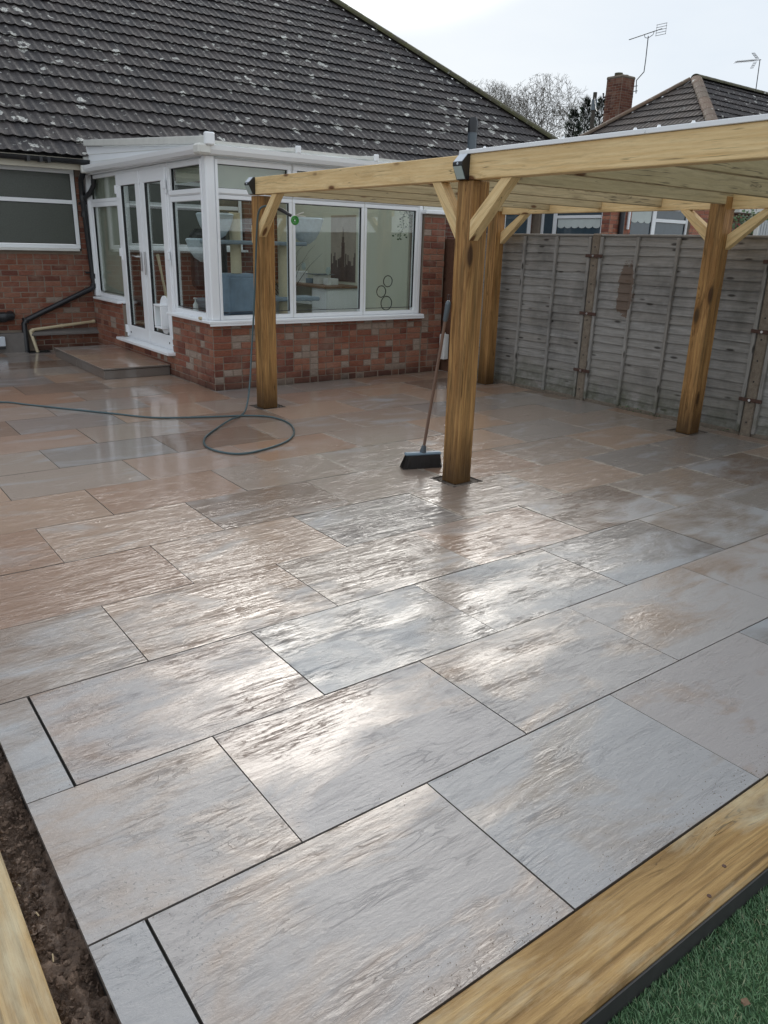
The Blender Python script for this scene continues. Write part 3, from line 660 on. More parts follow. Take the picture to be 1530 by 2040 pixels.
# window in the rear wall
def frame_ring(mb, P, u0, u1, z0, z1, t, n0, n1, bev=.004):
    """rectangular frame; P(u,n,z)->world"""
    for (a, b, c, d) in ((u0, u1, z0, z0+t), (u0, u1, z1-t, z1), (u0, u0+t, z0+t+.0005, z1-t-.0005), (u1-t, u1, z0+t+.0005, z1-t-.0005)):
        p, q = P(a, n0, c), P(b, n1, d); mb.box(p[0], q[0], p[1], q[1], p[2], q[2], bev=bev)
def bx(mb, P, a, b, n0, n1, c, d, bev=.003):
    p, q = P(a, n0, c), P(b, n1, d); return mb.box(p[0], q[0], p[1], q[1], p[2], q[2], bev=bev)
PYf = lambda c: (lambda u, n, z: (u, c-n, z))       # wall facing -Y
PXf = lambda c: (lambda u, n, z: (c-n, u, z))       # wall facing -X
def window(parent, P, u0, u1, z0, z1, panes, t=.055, glass='glass', frame='upvc', name='window_frame', dep=(-.07, 0)):
    mb = MB(); frame_ring(mb, P, u0, u1, z0, z1, t, dep[0], dep[1])
    f = mb.make(name, frame, parent)
    for (a, b, c, d, sash) in panes:
        if sash:
            mb = MB(); frame_ring(mb, P, a, b, c, d, .05, dep[0]+.02, dep[1]+.012); mb.make('sash', frame, f); a, b, c, d = a+.05, b-.05, c+.05, d-.05
        mb = MB(); frame_ring(mb, P, a-.001, b+.001, c-.001, d+.001, .006, dep[0]+.03, dep[1]-.012, bev=.001); mb.make('gasket', 'seal', f)
        mb = MB(); bx(mb, P, a+.002, b-.002, dep[0]+.034, dep[0]+.044, c+.002, d-.002, bev=0); mb.make('pane', glass, f)
    return f
P = PYf(10.66)
window(house, P, 1.22, 3.53, 1.43, 2.485, [(1.275, 3.475, 1.49, 2.03, False), (1.275, 3.475, 2.085, 2.43, False)], glass='gdark')
mb = MB(); bx(mb, P, 1.276, 3.474, -.06, .0, 2.031, 2.084); mb.make('transom', 'upvc', house)
mb = MB(); bx(mb, P, 1.20, 3.50, -.03, .05, 1.395, 1.427); mb.make('sill', 'upvc_old', house)
mb = MB(); frame_ring(mb, PYf(10.66), 1.195, 3.546, 1.40, 2.507, .016, -.10, -.03, bev=0); mb.make('window_seal', 'seal', house)
# inner window of the house wall, seen through the conservatory
window(house, PYf(10.69), 4.25, 6.15, 1.46, 2.44, [(4.31, 6.09, 1.52, 2.06, False), (4.31, 6.09, 2.12, 2.38, False)], glass='gdark')
mb = MB(); bx(mb, PYf(10.69), 4.311, 6.089, -.06, .0, 2.061, 2.119); bx(mb, PYf(10.69), 4.2, 6.2, -.01, .09, 1.425, 1.458); mb.make('window_board', 'upvc', house)

# pipes on the rear wall
t = thing('downpipe', (2.62, 10.62, 0), 'black plastic downpipe cranking down the wall left of the conservatory', 'pipe')
mb = MB(); mb.tube([(3.60, 10.40, 2.55), (3.60, 10.42, 2.46), (3.605, 10.60, 2.36), (3.61, 10.635, 2.25), (3.665, 10.64, .93)], .038, 12); mb.make('pipe', 'black', t, smooth=True)
mb = MB(); mb.tube([(3.668, 10.64, .99), (3.665, 10.638, .90), (3.60, 10.63, .865), (2.66, 10.63, .445), (2.625, 10.625, .40), (2.62, 10.62, -.02)], .038, 12); mb.make('pipe', 'black', t, smooth=True)
mb = MB(); mb.tube([(3.93-.20, 10.44, 2.43), (3.735, 10.45, 2.30), (3.70, 10.52, 2.20), (3.625, 10.63, 2.10)], .034, 12); mb.make('branch_pipe', 'black', t, smooth=True)
mb = MB()
for (x, z) in ((3.617, 2.12), (3.66, 1.05), (3.655, .91), (2.655, .44), (3.62, 1.9)): mb.tube([(x, 10.64, z-.035), (x, 10.64, z+.035)], .045, 12)
for z in (2.05, 1.10): mb.box(3.56, 3.72, 10.645, 10.70, z-.012, z+.012)
mb.make('pipe_collar', 'black', t, smooth=True, kind='stuff')
t = thing('conduit_pipe', (2.74, 10.6, 0), 'thin cream waste pipe running along the wall foot into the gully', 'pipe')
mb = MB(); mb.tube([(3.62, 10.66, .40), (3.60, 10.635, .395), (2.72, 10.635, .305), (2.695, 10.63, .29), (2.70, 10.61, .26), (2.752, 10.56, -.02)], .022, 12); mb.make('pipe', 'cream_pipe', t, smooth=True)
mb = MB(); mb.tube([(2.70, 10.632, .285), (2.745, 10.635, .305)], .028, 10).tube([(3.13, 10.635, .346), (3.155, 10.635, .349)], .028, 10).tube([(3.585, 10.635, .393), (3.62, 10.635, .397)], .027, 10); mb.make('pipe_collar', 'cream_pipe', t, smooth=True)
t = thing('soil_pipe', (2.3, 10.6, .3), 'stubby dark soil pipe elbow on the far left wall', 'pipe')
mb = MB(); mb.tube([(1.6, 10.58, .47), (2.38, 10.58, .50), (2.455, 10.60, .51), (2.47, 10.68, .515)], .062, 14); mb.make('pipe', 'black', t, smooth=True)
MB().tube([(2.30, 10.58, .497), (2.38, 10.58, .50)], .072, 14).make('pipe_collar', 'black', t, smooth=True)
t = thing('wall_box', (2.28, 10.55, .1), 'small pale grey plastic box low on the far left wall', 'box')
box('cover', (2.16, 2.335), (10.54, 10.60), (.10, .235), 'solar', t, bev=.008); box('outlet', (2.20, 2.33), (10.55, 10.598), (.06, .099), 'black', t)
t = thing('gully', (2.75, 10.54, -.1), 'dark open drain gully in the paving at the foot of the downpipe', 'drain')
MB().box(2.602, 2.898, 10.422, 10.655, -.0105, -.008).make('gully_base', 'drain', t)
MB().box(2.60, 2.90, 10.416, 10.4225, -.012, .010).box(2.6, 2.606, 10.423, 10.655, -.012, .010).box(2.894, 2.90, 10.423, 10.655, -.012, .010).make('gully_rim', 'black', t)

# ------------------------------------------------------------------ conservatory
con = thing('conservatory', (3.66, 6.5, 0), 'white framed lean-to conservatory on a low red brick wall', 'conservatory')
CX, CY, CR = 3.66, 6.50, 6.93
SZ = .745
MB().box(CX, 6.60, CY, CY+.12, 0, SZ-.02).box(6.601, CR, CY, CY+.30, 0, 1.98).box(CX, CX+.12, CY+.121, 7.66, 0, SZ-.02).box(CX, CX+.12, 7.661, 9.42, 0, .255).box(CX, CX+.12, 9.421, 10.69, 0, SZ-.02).make('wall_core', 'mortar', con)
MB().box(CR-.12, CR-.012, CY+.301, 10.69, 0, 2.5).make('party_wall', 'btX', con)
MB().box(CR-.135, CR-.121, CY+.302, 10.68, .25, 2.45).box(6.57, CR-.136, CY+.301, CY+.312, .3, 1.98).make('plaster', 'cream', con)
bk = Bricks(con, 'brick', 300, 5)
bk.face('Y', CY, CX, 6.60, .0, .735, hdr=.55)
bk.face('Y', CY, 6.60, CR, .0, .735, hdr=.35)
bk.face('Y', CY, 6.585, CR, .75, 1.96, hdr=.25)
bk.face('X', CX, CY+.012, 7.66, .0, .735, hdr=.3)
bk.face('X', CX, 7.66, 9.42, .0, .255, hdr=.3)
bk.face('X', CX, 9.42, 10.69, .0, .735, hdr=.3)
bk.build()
box('floor', (CX+.121, CR-.136), (CY+.121, 10.69), (.0, .25), 'floor_in', con)
# sills
MB().box(CX-.055, 6.585, CY-.065, CY+.10, SZ-.008, SZ+.022, bev=.006).box(CX-.055, 6.585, CY-.065, CY-.057, SZ-.03, SZ-.0085).make('sill', 'upvc', con)
MB().box(CX-.065, CX+.10, CY-.064, 7.665, SZ-.006, SZ+.024, bev=.006).make('sill', 'upvc', con)
MB().box(CX-.065, CX+.10, 9.43, 10.52, SZ-.008, SZ+.022, bev=.006).make('sill', 'upvc', con)
MB().box(CX-.10, CX+.09, 7.60, 9.50, .256, .292, bev=.006).make('threshold', 'upvc', con)
ZB, ZT = SZ+.024, 2.42
# corner post
MB().box(CX-.005, CX+.10, CY-.005, CY+.10, ZB, ZT, bev=.012).box(CX-.012, CX+.035, CY+.101, CY+.135, ZB, ZT-.03, bev=.004).box(CX+.101, CX+.13, CY-.012, CY+.03, ZB, ZT-.03, bev=.004).make('corner_post', 'upvc', con)
# front lights
PF = PYf(CY+.055)
ft = [(3.795, 4.665), (4.745, 5.655), (5.735, 6.485)]
for i, (a, b) in enumerate(ft):
    u0 = a-.042; u1 = b+.042
    window(con, PF, u0, u1, ZB, 2.055, [(a, b, .845, 2.01, False)], t=.042)
    hop = (a-.03, b+.03)
    f = window(con, PF, u0, u1, 2.058, ZT-.005, [(u0+.012, u1-.012, 2.068, ZT-.02, True)], t=.014, dep=(-.07, .0), name='top_light')
mb = MB()
for x in (4.705, 5.695): bx(mb, PF, x-.0015, x+.0015, -.06, .0075, ZB+.001, ZT-.012, bev=0)
mb.make('coupling_strip', 'upvc_old', con)
mb = MB(); bx(mb, PF, 6.530, 6.585, -.07, .004, ZB, 2.10); mb.make('end_post', 'upvc', con)
# side lights
PS = PXf(CX+.055)
window(con, PS, 6.645, 7.655, ZB, 2.055, [(6.70, 7.60, .845, 2.005, False)], t=.055)
window(con, PS, 6.645, 7.655, 2.058, ZT-.005, [(6.665, 7.635, 2.07, ZT-.02, True)], t=.018, name='top_light')
window(con, PS, 9.425, 10.60, ZB, 2.055, [(9.48, 10.55, .845, 2.005, False)], t=.055)
window(con, PS, 9.425, 10.60, 2.058, ZT-.005, [(9.48, 10.55, 2.10, ZT-.04, False)], t=.045, name='top_light')
MB().box(CX+.01, CX+.11, 10.601, 10.69, ZB, ZT).make('end_post', 'upvc', con)
box('blind', (CX+.128, CX+.136), (9.44, 10.59), (.80, 2.40), 'blind_in', con)
box('blind', (3.85, 6.5), (CY+.16, CY+.172), (2.13, 2.40), 'blind_in', con)
box('blind', (CX+.128, CX+.136), (6.68, 7.62), (2.2, 2.40), 'blind_in', con)
# double doors
dr = thing('double_doors', (CX, 8.55, .29), 'x', 'x')  # becomes a part below
for k_ in ('label', 'category'): del dr[k_]
dr.parent = con; dr.matrix_basis = wm(con).inverted() @ Matrix.Translation((CX, 8.55, .29)); dr.name = 'double_door'; WM['double_door'] = Matrix.Translation((CX, 8.55, .29))
mb = MB(); frame_ring(mb, PXf(CX+.05), 7.67, 9.42, .294, ZT-.004, .038, -.07, .0); mb.make('door_frame', 'upvc', dr)
for (a, b) in ((7.70, 8.540), (8.548, 9.39)):
    mb = MB(); frame_ring(mb, PXf(CX+.045), a+.008, b-.003, .325, ZT-.04, .145, -.055, .012, bev=.006); mb.make('door_leaf', 'upvc', dr)
    mb = MB(); frame_ring(mb, PXf(CX+.045), a+.153, b-.148, .470, ZT-.185, .007, -.03, .002, bev=.001); mb.make('gasket', 'seal', dr)
    mb = MB(); bx(mb, PXf(CX+.045), a+.156, b-.151, -.028, -.018, .474, ZT-.189, bev=0); mb.make('pane', 'glass', dr)
mb = MB(); bx(mb, PXf(CX+.045), 8.522, 8.566, .0125, .022, .33, ZT-.045, bev=.004); mb.make('meeting_strip', 'upvc', dr)
for y in (7.705, 9.385):
    for z in (.42, 1.42, 2.20): 
        mb = MB(); bx(mb, PXf(CX+.045), y-.028, y+.028, .008, .034, z-.06, z+.045, bev=.006); bx(mb, PXf(CX+.045), y-.04, y-.004, .008, .022, z-.11, z-.0605, bev=.004); mb.make('hinge', 'upvc', dr)
mb = MB(); bx(mb, PXf(CX+.022), 8.60, 8.635, 0, .012, 1.20, 1.44, bev=.004); mb.tube([(CX+.01, 8.617, 1.375), (CX-.045, 8.617, 1.375), (CX-.05, 8.63, 1.378), (CX-.05, 8.735, 1.385)], .009, 8)
bx(mb, PXf(CX+.022), 8.46, 8.49, 0, .012, 1.16, 1.44, bev=.004); mb.make('handle', 'steel', dr)
# cat flap in the right-hand leaf
mb = MB(); yc, zc = 8.01, .70
ov = [(yc+.155*cos(t)*(1 if abs(cos(t)) < .8 else .97), zc+.235*sin(t)) for t in [2*pi*i/28 for i in range(28)]]
mb.prism(ov, 'X', CX+.045, CX+.065); mb.make('cat_flap_surround', 'upvc', dr)
mb = MB(); frame_ring(mb, PXf(CX+.044), yc-.115, yc+.115, zc-.155, zc+.135, .025, -.001, .09, bev=.006); mb.make('cat_flap_frame', 'upvc', dr)
mb = MB(); bx(mb, PXf(CX+.044), yc-.088, yc+.088, .005, .012, zc-.128, zc+.108); mb.make('cat_flap_door', 'panel', dr)
mb = MB()
for y in (7.86, 9.24): bx(mb, PXf(CX+.032), y-.012, y+.012, 0, .004, .365, .39)
mb.make('drain_cap', 'black', dr)
MB().tube([(CX-.055, 6.66, SZ+.04), (CX-.085, 6.66, SZ+.04)], .017, 10).make('wall_knob', 'cream_pipe', con)
# head, gutters, roof
MB().box(CX-.004, 6.70, CY-.004, CY+.10, ZT+.001, 2.475).box(CX-.003, CX+.10, CY+.101, 10.66, ZT+.001, 2.475).make('eaves_beam', 'upvc', con)
mb = MB(); 
def gut(mb, a, b, prof):  # prof: list (n,z)
    a, b = Vector(a), Vector(b); d = (b-a).normalized(); x = d.cross(Vector((0, 0, 1))).normalized(); n = len(prof)
    vs = [p+x*q+Vector((0, 0, w)) for p in (a, b) for q, w in prof]
    mb.add(vs, [tuple(range(n))[::-1], tuple(range(n, 2*n))]+[(i, (i+1) % n, n+(i+1) % n, n+i) for i in range(n)])
pr_ = [(0, .0), (.035, -.022), (.075, -.012), (.098, .025), (.105, .068), (.095, .068), (.085, .03), (.03, .0), (.01, .068), (0, .068)]
gut(mb, (CX-.02, CY-.006, 2.44), (6.80, CY-.006, 2.44), pr_)
mb.make('gutter', 'upvc', con)
mb = MB(); gut(mb, (CX-.006, 10.30, 2.455), (CX-.006, CY-.02, 2.44), pr_); mb.make('gutter', 'upvc', con)
mb = MB(); mb.box(CX-.125, CX+.02, CY-.125, CY+.02, 2.412, 2.515, bev=.02); mb.box(CX-.12, CX+.0, 10.30, 10.37, 2.43, 2.53, bev=.01); mb.box(CX-.06, CX+.03, 10.371, 10.44, 2.52, 2.70, bev=.01); mb.make('gutter_corner', 'upvc_old', con)
RZ0, RZ1 = 2.53, 2.80
def rz_(y): return RZ0+(RZ1-RZ0)*(y-CY)/(10.45-CY)
mb = MB(); vs = []
mb.prism([(CY+.0, 2.476), (10.42, 2.476), (10.42, rz_(10.42)-.02), (CY+.0, rz_(CY)-.02)], 'X', CX+.004, CX+.05); mb.make('side_cladding', 'upvc', con)
mb = MB()
for q in (.33, .66): mb.prism([(CY+.9, 2.476+(rz_(CY+.9)-2.5)*q), (10.40, 2.476+(rz_(10.4)-2.5)*q), (10.40, 2.476+(rz_(10.4)-2.5)*q+.006), (CY+.9, 2.476+(rz_(CY+.9)-2.5)*q+.006)], 'X', CX-.001, CX+.0035)
mb.make('cladding_groove', 'upvc_old', con)
beam('roof_edge_bar', (CX+.0, CY-.10, rz_(CY-.10)+.025), (CX+.0, 10.40, rz_(10.40)+.025), .075, .075, 'upvc_old', con)
box('bar_end_cap', (CX-.05, CX+.05), (CY-.15, CY-.085), (2.50, 2.62), 'upvc', con, bev=.012)
for x in (4.70, 5.74, 6.78):
    beam('glazing_bar', (x, CY-.08, rz_(CY-.08)+.02), (x, 10.42, rz_(10.42)+.02), .05, .045, 'upvc_old', con)
    box('bar_end_cap', (x-.03, x+.03), (CY-.115, CY-.078), (2.51, 2.585), 'upvc', con, bev=.008)
for a, b in ((CX+.04, 4.675), (4.725, 5.715), (5.765, 6.755)):
    mb = MB(); mb.add([(a, CY-.07, rz_(CY-.07)+.005), (b, CY-.07, rz_(CY-.07)+.005), (b, 10.42, rz_(10.42)+.005), (a, 10.42, rz_(10.42)+.005), (a, CY-.07, rz_(CY-.07)+.02), (b, CY-.07, rz_(CY-.07)+.02), (b, 10.42, rz_(10.42)+.02), (a, 10.42, rz_(10.42)+.02)], [(0, 3, 2, 1), (4, 5, 6, 7), (0, 1, 5, 4), (2, 3, 7, 6), (1, 2, 6, 5), (0, 4, 7, 3)])
    mb.make('roof_sheet', 'sheet', con)
    box('sheet_closure', (a, b), (CY-.082, CY-.0705), (2.525, 2.552), 'upvc_old', con)
MB().box(6.56, 7.0, CY-.05, CY+.32, 1.982, 2.03, bev=.008).make('pier_capping', 'upvc', con)
MB().box(6.60, 6.93, CY+.05, CY+.11, 2.031, 2.42).make('side_infill', 'upvc_old', con)

# things inside the conservatory
t = thing('cat_tree', (4.4, 7.0, .25), 'tall grey cat tree with rope posts and fabric bowls behind the corner window', 'cat tree')
for (x, y, z0, z1) in ((4.21, 7.0, 1.245, 1.90), (4.03, 7.18, 1.245, 1.56), (4.83, 7.0, .262, 1.90)): MB().tube([(x, y, z0), (x, y, z1)], .062, 18).make('rope_post', 'rope', t, smooth=True)
MB().box(3.86, 5.06, 6.82, 7.20, 1.561, 1.605, bev=.01).make('platform', 'plush', t)
MB().box(4.56, 5.25, 6.84, 7.20, .93, .975, bev=.01).make('platform', 'plush', t)
MB().box(3.9, 5.0, 6.80, 7.30, .251, .262).make('base', 'plush', t)
MB().box(4.02, 4.47, 6.83, 7.25, .80, 1.24, bev=.015).box(4.045, 4.445, 6.815, 6.832, .82, 1.20, bev=.008).box(4.05, 4.4, 6.88, 7.2, .263, .799).make('cat_house', 'plushb', t)
def bowl(x, y, z, R, h):
    mb = MB(); n = 28; vs = []; lv = [(1.02, 0), (1.0, -.03), (.93, -.22), (.8, -.5), (.55, -.82), (.22, -1.), (0.02, -1.02)]
    for (rr, zz) in lv:
        for k in range(n): a = 2*pi*k/n; q = R*rr*(1+.07*(k % 2)*(1-rr*.3)); vs.append((x+q*cos(a), y+q*sin(a), z+zz*h))
    m_ = len(lv)
    for (rr, zz) in reversed([(q*.93, w+.02) for q, w in lv]):
        for k in range(n): a = 2*pi*k/n; vs.append((x+R*rr*cos(a), y+R*rr*sin(a), z+zz*h+.01))
    fs = [(i*n+k, i*n+(k+1) % n, (i+1)*n+(k+1) % n, (i+1)*n+k) for i in range(2*m_-1) for k in range(n)] + [(k, (2*m_-1)*n+k, (2*m_-1)*n+(k+1) % n, (k+1) % n) for k in range(n)]
    mb.add(vs, fs); mb.make('bowl', 'bowl', t, smooth=True)
bowl(3.98, 7.02, 1.87, .20, .26); bowl(3.97, 7.35, 1.60, .19, .24); bowl(5.16, 7.02, 1.87, .20, .28)
t = thing('desk', (6.5, 8.8, .25), 'brown topped desk with white drawer unit by the right-hand inner wall', 'desk')
MB().box(6.15, 6.79, 8.15, 10.1, .985, 1.02, bev=.005).make('desk_top', 'walnut', t)
box('drawer_unit', (6.20, 6.78), (8.18, 8.60), (.252, .984), 'white', t, bev=.004)
MB().box(6.193, 6.1995, 8.20, 8.58, .70, .97).box(6.193, 6.1995, 8.20, 8.58, .46, .69).box(6.21, 6.76, 8.172, 8.179, .28, .96).make('drawer_front', 'upvc', t)
box('shelf', (6.16, 6.55), (8.61, 9.6), (.74, .775), 'white', t); box('leg', (6.2, 6.7), (10.02, 10.06), (.252, .984), 'white', t)
for (x, y, w, d, z, h, m, nm, lb, ct) in ((6.5, 8.55, .14, .2, 1.0205, .09, 'white', 'small_box', 'low white box at the poster end of the brown desk', 'box'), (6.48, 8.78, .2, .16, 1.0205, .13, 'upvc_old', 'small_box', 'off-white box under the grey tray on the desk', 'box'), (6.5, 9.0, .22, .18, 1.0205, .07, 'broomhead', 'small_box', 'blue-grey flat box in the middle of the desk', 'box'),
        (6.5, 8.85, .3, .34, 1.151, .012, 'grey', 'tray', 'thin grey tray lying on the off-white desk box', 'tray'), (6.45, 9.35, .15, .2, 1.0205, .16, 'white', 'storage_box', 'tallest white box at the back of the desk', 'box'), (6.55, 9.7, .2, .3, 1.0205, .1, 'solar', 'storage_box', 'pale grey box at the far end of the desk', 'box')):
    props(box(nm, (x-w/2, x+w/2), (y-d/2, y+d/2), (z, z+h), m, None, bev=.004), lb, ct)
for (y, z) in ((8.45, 1.22), (9.15, 1.26)):
    t2 = thing('desk_lamp', (6.4, y, 1.02), 'small round clear headed lamp on the desk, %s' % ('nearer the poster edge' if y < 9 else 'further back by the branches'), 'lamp')
    MB().tube([(6.4, y, 1.035), (6.4, y, 1.17)], .008, 8).tube([(6.4, y, 1.021), (6.4, y, 1.034)], .05, 14).make('stand', 'upvc_old', t2, smooth=True); MB().tube([(6.385, y, z), (6.40, y, z)], .055, 18).make('head', 'panel', t2, smooth=True)
t = thing('wall_poster', (6.79, 8.65, 1.5), 'tall faded city skyline poster on the cream inner wall', 'poster')
box('paper', (6.788, 6.794), (8.33, 9.0), (1.06, 2.0), 'brownsky', t)
mb = MB(); rr = random.Random(8); y = 8.335; base = []
while y < 8.99:
    w = rr.uniform(.015, .05); h = rr.uniform(.18, .42); y2 = min(y+w, 8.995); base.append((y, y2, h)); y = y2
for (a, b, h) in base: mb.box(6.784, 6.7875, a, b, 1.065, 1.065+h)
mb.box(6.783, 6.7875, 8.62, 8.70, 1.066, 1.62).box(6.783, 6.7875, 8.635, 8.685, 1.621, 1.70).box(6.783, 6.7875, 8.654, 8.666, 1.701, 1.84)
mb.make('print', 'browncity', t)
def leafcloud(mb, pts, n, size, rr):
    for i in range(n):
        p = Vector(rr.choice(pts)) + Vector((rr.gauss(0, 1), rr.gauss(0, 1), rr.gauss(0, 1)))*size*1.2
        a = Vector((rr.gauss(0, 1), rr.gauss(0, 1), rr.gauss(0, 1))).normalized(); b = a.orthogonal().normalized(); s_ = size*rr.uniform(.6, 1.4)
        mb.add([p, p+a*s_*.5+b*s_*.35, p+a*s_, p+a*s_*.5-b*s_*.35], [(0, 1, 2, 3)])
t = thing('hanging_plant', (6.47, 6.78, 2.0), 'trailing green plant hanging inside the right-hand pane', 'plant')
mb = MB(); vine = [(6.47, 6.76, 2.02), (6.44, 6.77, 1.92), (6.46, 6.77, 1.82), (6.41, 6.77, 1.75), (6.40, 6.77, 1.68)]; vine2 = [(6.47, 6.76, 2.02), (6.55, 6.77, 1.95), (6.60, 6.77, 1.88)]
mb.tube(vine, .004, 5).tube(vine2, .004, 5); mb.make('stem', 'leaf', t)
mb = MB(); leafcloud(mb, vine+vine[:3]+vine2, 110, .034, random.Random(4)); mb.make('foliage', 'leaf', t)
MB().tube([(6.47, 6.76, 2.02), (6.47, 6.76, 2.07), (6.48, 6.76, 2.13)], [.055, .07, .07], 14).make('pot', 'clay', t, smooth=True)
t = thing('ring_ornament', (6.13, 6.68, .79), 'ornament of three black rings standing on the sill inside the right-hand pane', 'ornament')
for (x, z, R) in ((6.14, .895, .085), (6.055, 1.04, .07), (6.155, 1.165, .068)): MB().ring(x, 6.67, z, R, .0055).make('ring', 'seal', t, smooth=True)
box('base', (6.08, 6.20), (6.65, 6.69), (.775, .805), 'seal', t)
box('inner_sill', (CX+.121, 6.55), (CY+.121, CY+.24), (.742, .772), 'upvc', con)
t = thing('dry_branches', (5.75, 8.6, .25), 'bare twiggy branches in a vase behind the middle pane', 'branches')
mb = MB(); rr = random.Random(12)
for i in range(16):
    p = Vector((5.75, 8.6, .75)); d = Vector((rr.gauss(0, .25), rr.gauss(0, .3), 1)).normalized(); pts = [p.copy()]
    for j in range(7): d = (d+Vector((rr.gauss(0, .22), rr.gauss(0, .22), rr.gauss(0, .08)))).normalized(); p = p+d*rr.uniform(.1, .17); pts.append(p.copy())
    mb.tube(pts, [.006-.0007*j for j in range(8)], 4)
mb.make('twigs', 'bark', t); MB().tube([(5.75, 8.6, .251), (5.75, 8.6, .5), (5.75, 8.6, .8)], [.1, .12, .06], 14).make('vase', 'grey', t, smooth=True)
props(beam('wooden_pole', (3.93, 8.15, .27), (3.95, 8.78, 1.40), .022, .022, 'rope', None, label=None), 'round thin wooden pole leaning inside the door behind the cat flap', 'pole')
props(beam('wooden_lath', (3.93, 8.28, .27), (3.95, 8.74, 1.41), .03, .012, 'rope', None), 'flat wooden lath leaning beside the thin pole inside the door', 'lath')
t = thing('spray_bottle', (3.86, 7.40, .775), 'small white pump bottle on the sill inside the side window', 'bottle')
MB().tube([(3.86, 7.40, .773), (3.86, 7.40, .87), (3.86, 7.4, .90)], [.03, .03, .012], 14).tube([(3.86, 7.4, .90), (3.86, 7.4, .935)], .008, 8).make('bottle_body', 'white', t, smooth=True); box('nozzle', (3.84, 3.87), (7.37, 7.41), (.936, .95), 'white', t)
t = thing('grey_armchair', (5.6, 9.6, .25), 'dark chair back silhouetted inside the conservatory doors', 'chair')
MB().box(4.75, 5.3, 9.5, 9.6, .9, 1.75, bev=.08).make('chair_back', 'black', t); MB().box(4.75, 5.3, 9.05, 9.5, .65, .8, bev=.03).make('seat', 'plush', t); MB().box(4.98, 5.06, 9.25, 9.33, .251, .65).make('pedestal', 'black', t)

# doorstep
t = thing('doorstep', (3.25, 8.85, 0), 'low paved doorstep below the white double doors', 'step')
X0, X1, Y0, Y1 = 2.835, 3.645, 7.79, 9.93
MB().box(X0+.02, X1, Y0+.02, Y1-.01, .0005, .10).make('core', 'mortar', t)
for a, b in ((Y0+.001, Y0+.90), (Y0+.904, Y0+1.80), (Y0+1.804, Y1)): box('riser_slab', (X0+.003, X0+.02), (a, b), (.001, .100), 'slab', t, bev=.001)
box('riser_slab', (X0+.021, X1), (Y0+.003, Y0+.019), (.001, .100), 'slab', t, bev=.001)
for a, b in ((Y0-.012, Y0+.59), (Y0+.594, Y0+1.195), (Y0+1.199, Y0+1.80), (Y0+1.804, Y1)): box('tread_slab', (X0-.012, X1), (a, b), (.110, .130), 'slab', t, bev=.0015)
MB().box(X0+.008, X1-.001, Y0+.008, Y1-.011, .1002, .1099).make('joint', 'seal', t)  # bed joint blackened as the shadow line under the tread overhang

# ------------------------------------------------------------------ pergola
pg = thing('pergola', (5.2, 2.5, 0), 'new timber pergola with four visible square posts over the wet paving', 'pergola')
BZ0, BZ1 = 2.003, 2.150
def vpost(key, z1, rot):
    x0, x1, y0, y1 = posts[key]; cx, cy = (x0+x1)/2, (y0+y1)/2; w, d = x1-x0-.012, y1-y0-.012; L_ = z1+.01
    vs, fs = cbox(L_, w, d, .007); me = mesh('post', vs, fs, 'post'); o = bpy.data.objects.new('post', me)
    R = Matrix.Rotation(radians(rot), 4, 'Z') @ Matrix(((0, -1, 0, 0), (0, 0, -1, 0), (1, 0, 0, 0), (0, 0, 0, 1)))
    place(o, Matrix.Translation((cx, cy, L_/2-.01)) @ R, pg)
for kkey in posts: vpost(kkey, BZ0-.001 if kkey in ('P1', 'P2', 'P3') else 2.075, 1.5)
def bx1(y): return 3.598+(y-2.46)*.0245      # outer face of the near beam
def bx2(y): return 6.655+(y-2.5)*.055
bt = .095
def bz(y): return .010*max(0, y-2.4)/3      # the far end rides a touch higher
jy = 2.463
for a, b in ((-.52, jy-.0015), (jy+.0015, 5.575)):
    beam('beam', (bx1(a)+bt/2, a, (BZ0+BZ1)/2+bz(a)), (bx1(b)+bt/2, b, (BZ0+BZ1)/2+bz(b)), bt, BZ1-BZ0, 'beam', pg)
beam('beam', (bx2(-.45)+.06, -.45, 2.045), (bx2(5.6)+.06, 5.6, 2.045), .06, .145, 'beam', pg)
JY = [-.30, .28, 1.02, 1.76, 2.47, 3.2, 3.93, 4.66, 5.42]
for y in JY:
    beam('joist', (bx1(y)+bt+.002, y, 2.012+.07), (bx2(y)+.028, y, 2.005+.07), .045, .14, 'joist', pg)
    MB().tube([(bx1(y)+bt+.02, y-.025, 2.05), (bx1(y)+bt+.02, y-.022, 2.05)], .006, 8).make('screw_head', 'rust', pg) if False else None
def brace(a, b, w=.095, d=.045): beam('brace', a, b, d, w, 'beam', pg, upv=(0, -1, 0), bev=.003)
def brace_y(x, yp, yb, zp=1.755, zb=2.0, w=.075, d=.075):
    """mitred knee brace in the beam's plane: from the post face at yp down at zp to the beam at yb"""
    s = 1 if yb > yp else -1; h = w*1.25
    poly = [(yp, zp-.06), (yp, zp+h-.03), (yb-s*h*.95, zb), (yb, zb)]
    # foot cut along the post, head cut along the beam
    c = Vector((x, (yp+yb)/2, (zp+zb)/2)); L_ = Vector((0, yb-yp, zb-zp)); ln = L_.length; ang = atan2(zb-zp, yb-yp)
    mb = MB(); mb.prism(poly, 'X', x-d/2, x+d/2)
    R = Matrix.Rotation(ang, 4, 'X') @ Matrix.Rotation(radians(90), 4, 'Z')
    vs = [R.inverted() @ (v-c) for v in mb.v]; o = bpy.data.objects.new('brace', mesh('brace', vs, mb.f, 'beam')); place(o, Matrix.Translation(c) @ R, pg)
brace_y(bx1(2.7)+.048, 2.536, 2.80, 1.705, BZ0-.001); brace_y(bx1(2.2)+.048, 2.389, 2.045, 1.700, BZ0-.001)
brace_y(bx1(5.3)+.048, 5.404, 5.05, 1.70, BZ0+.006)
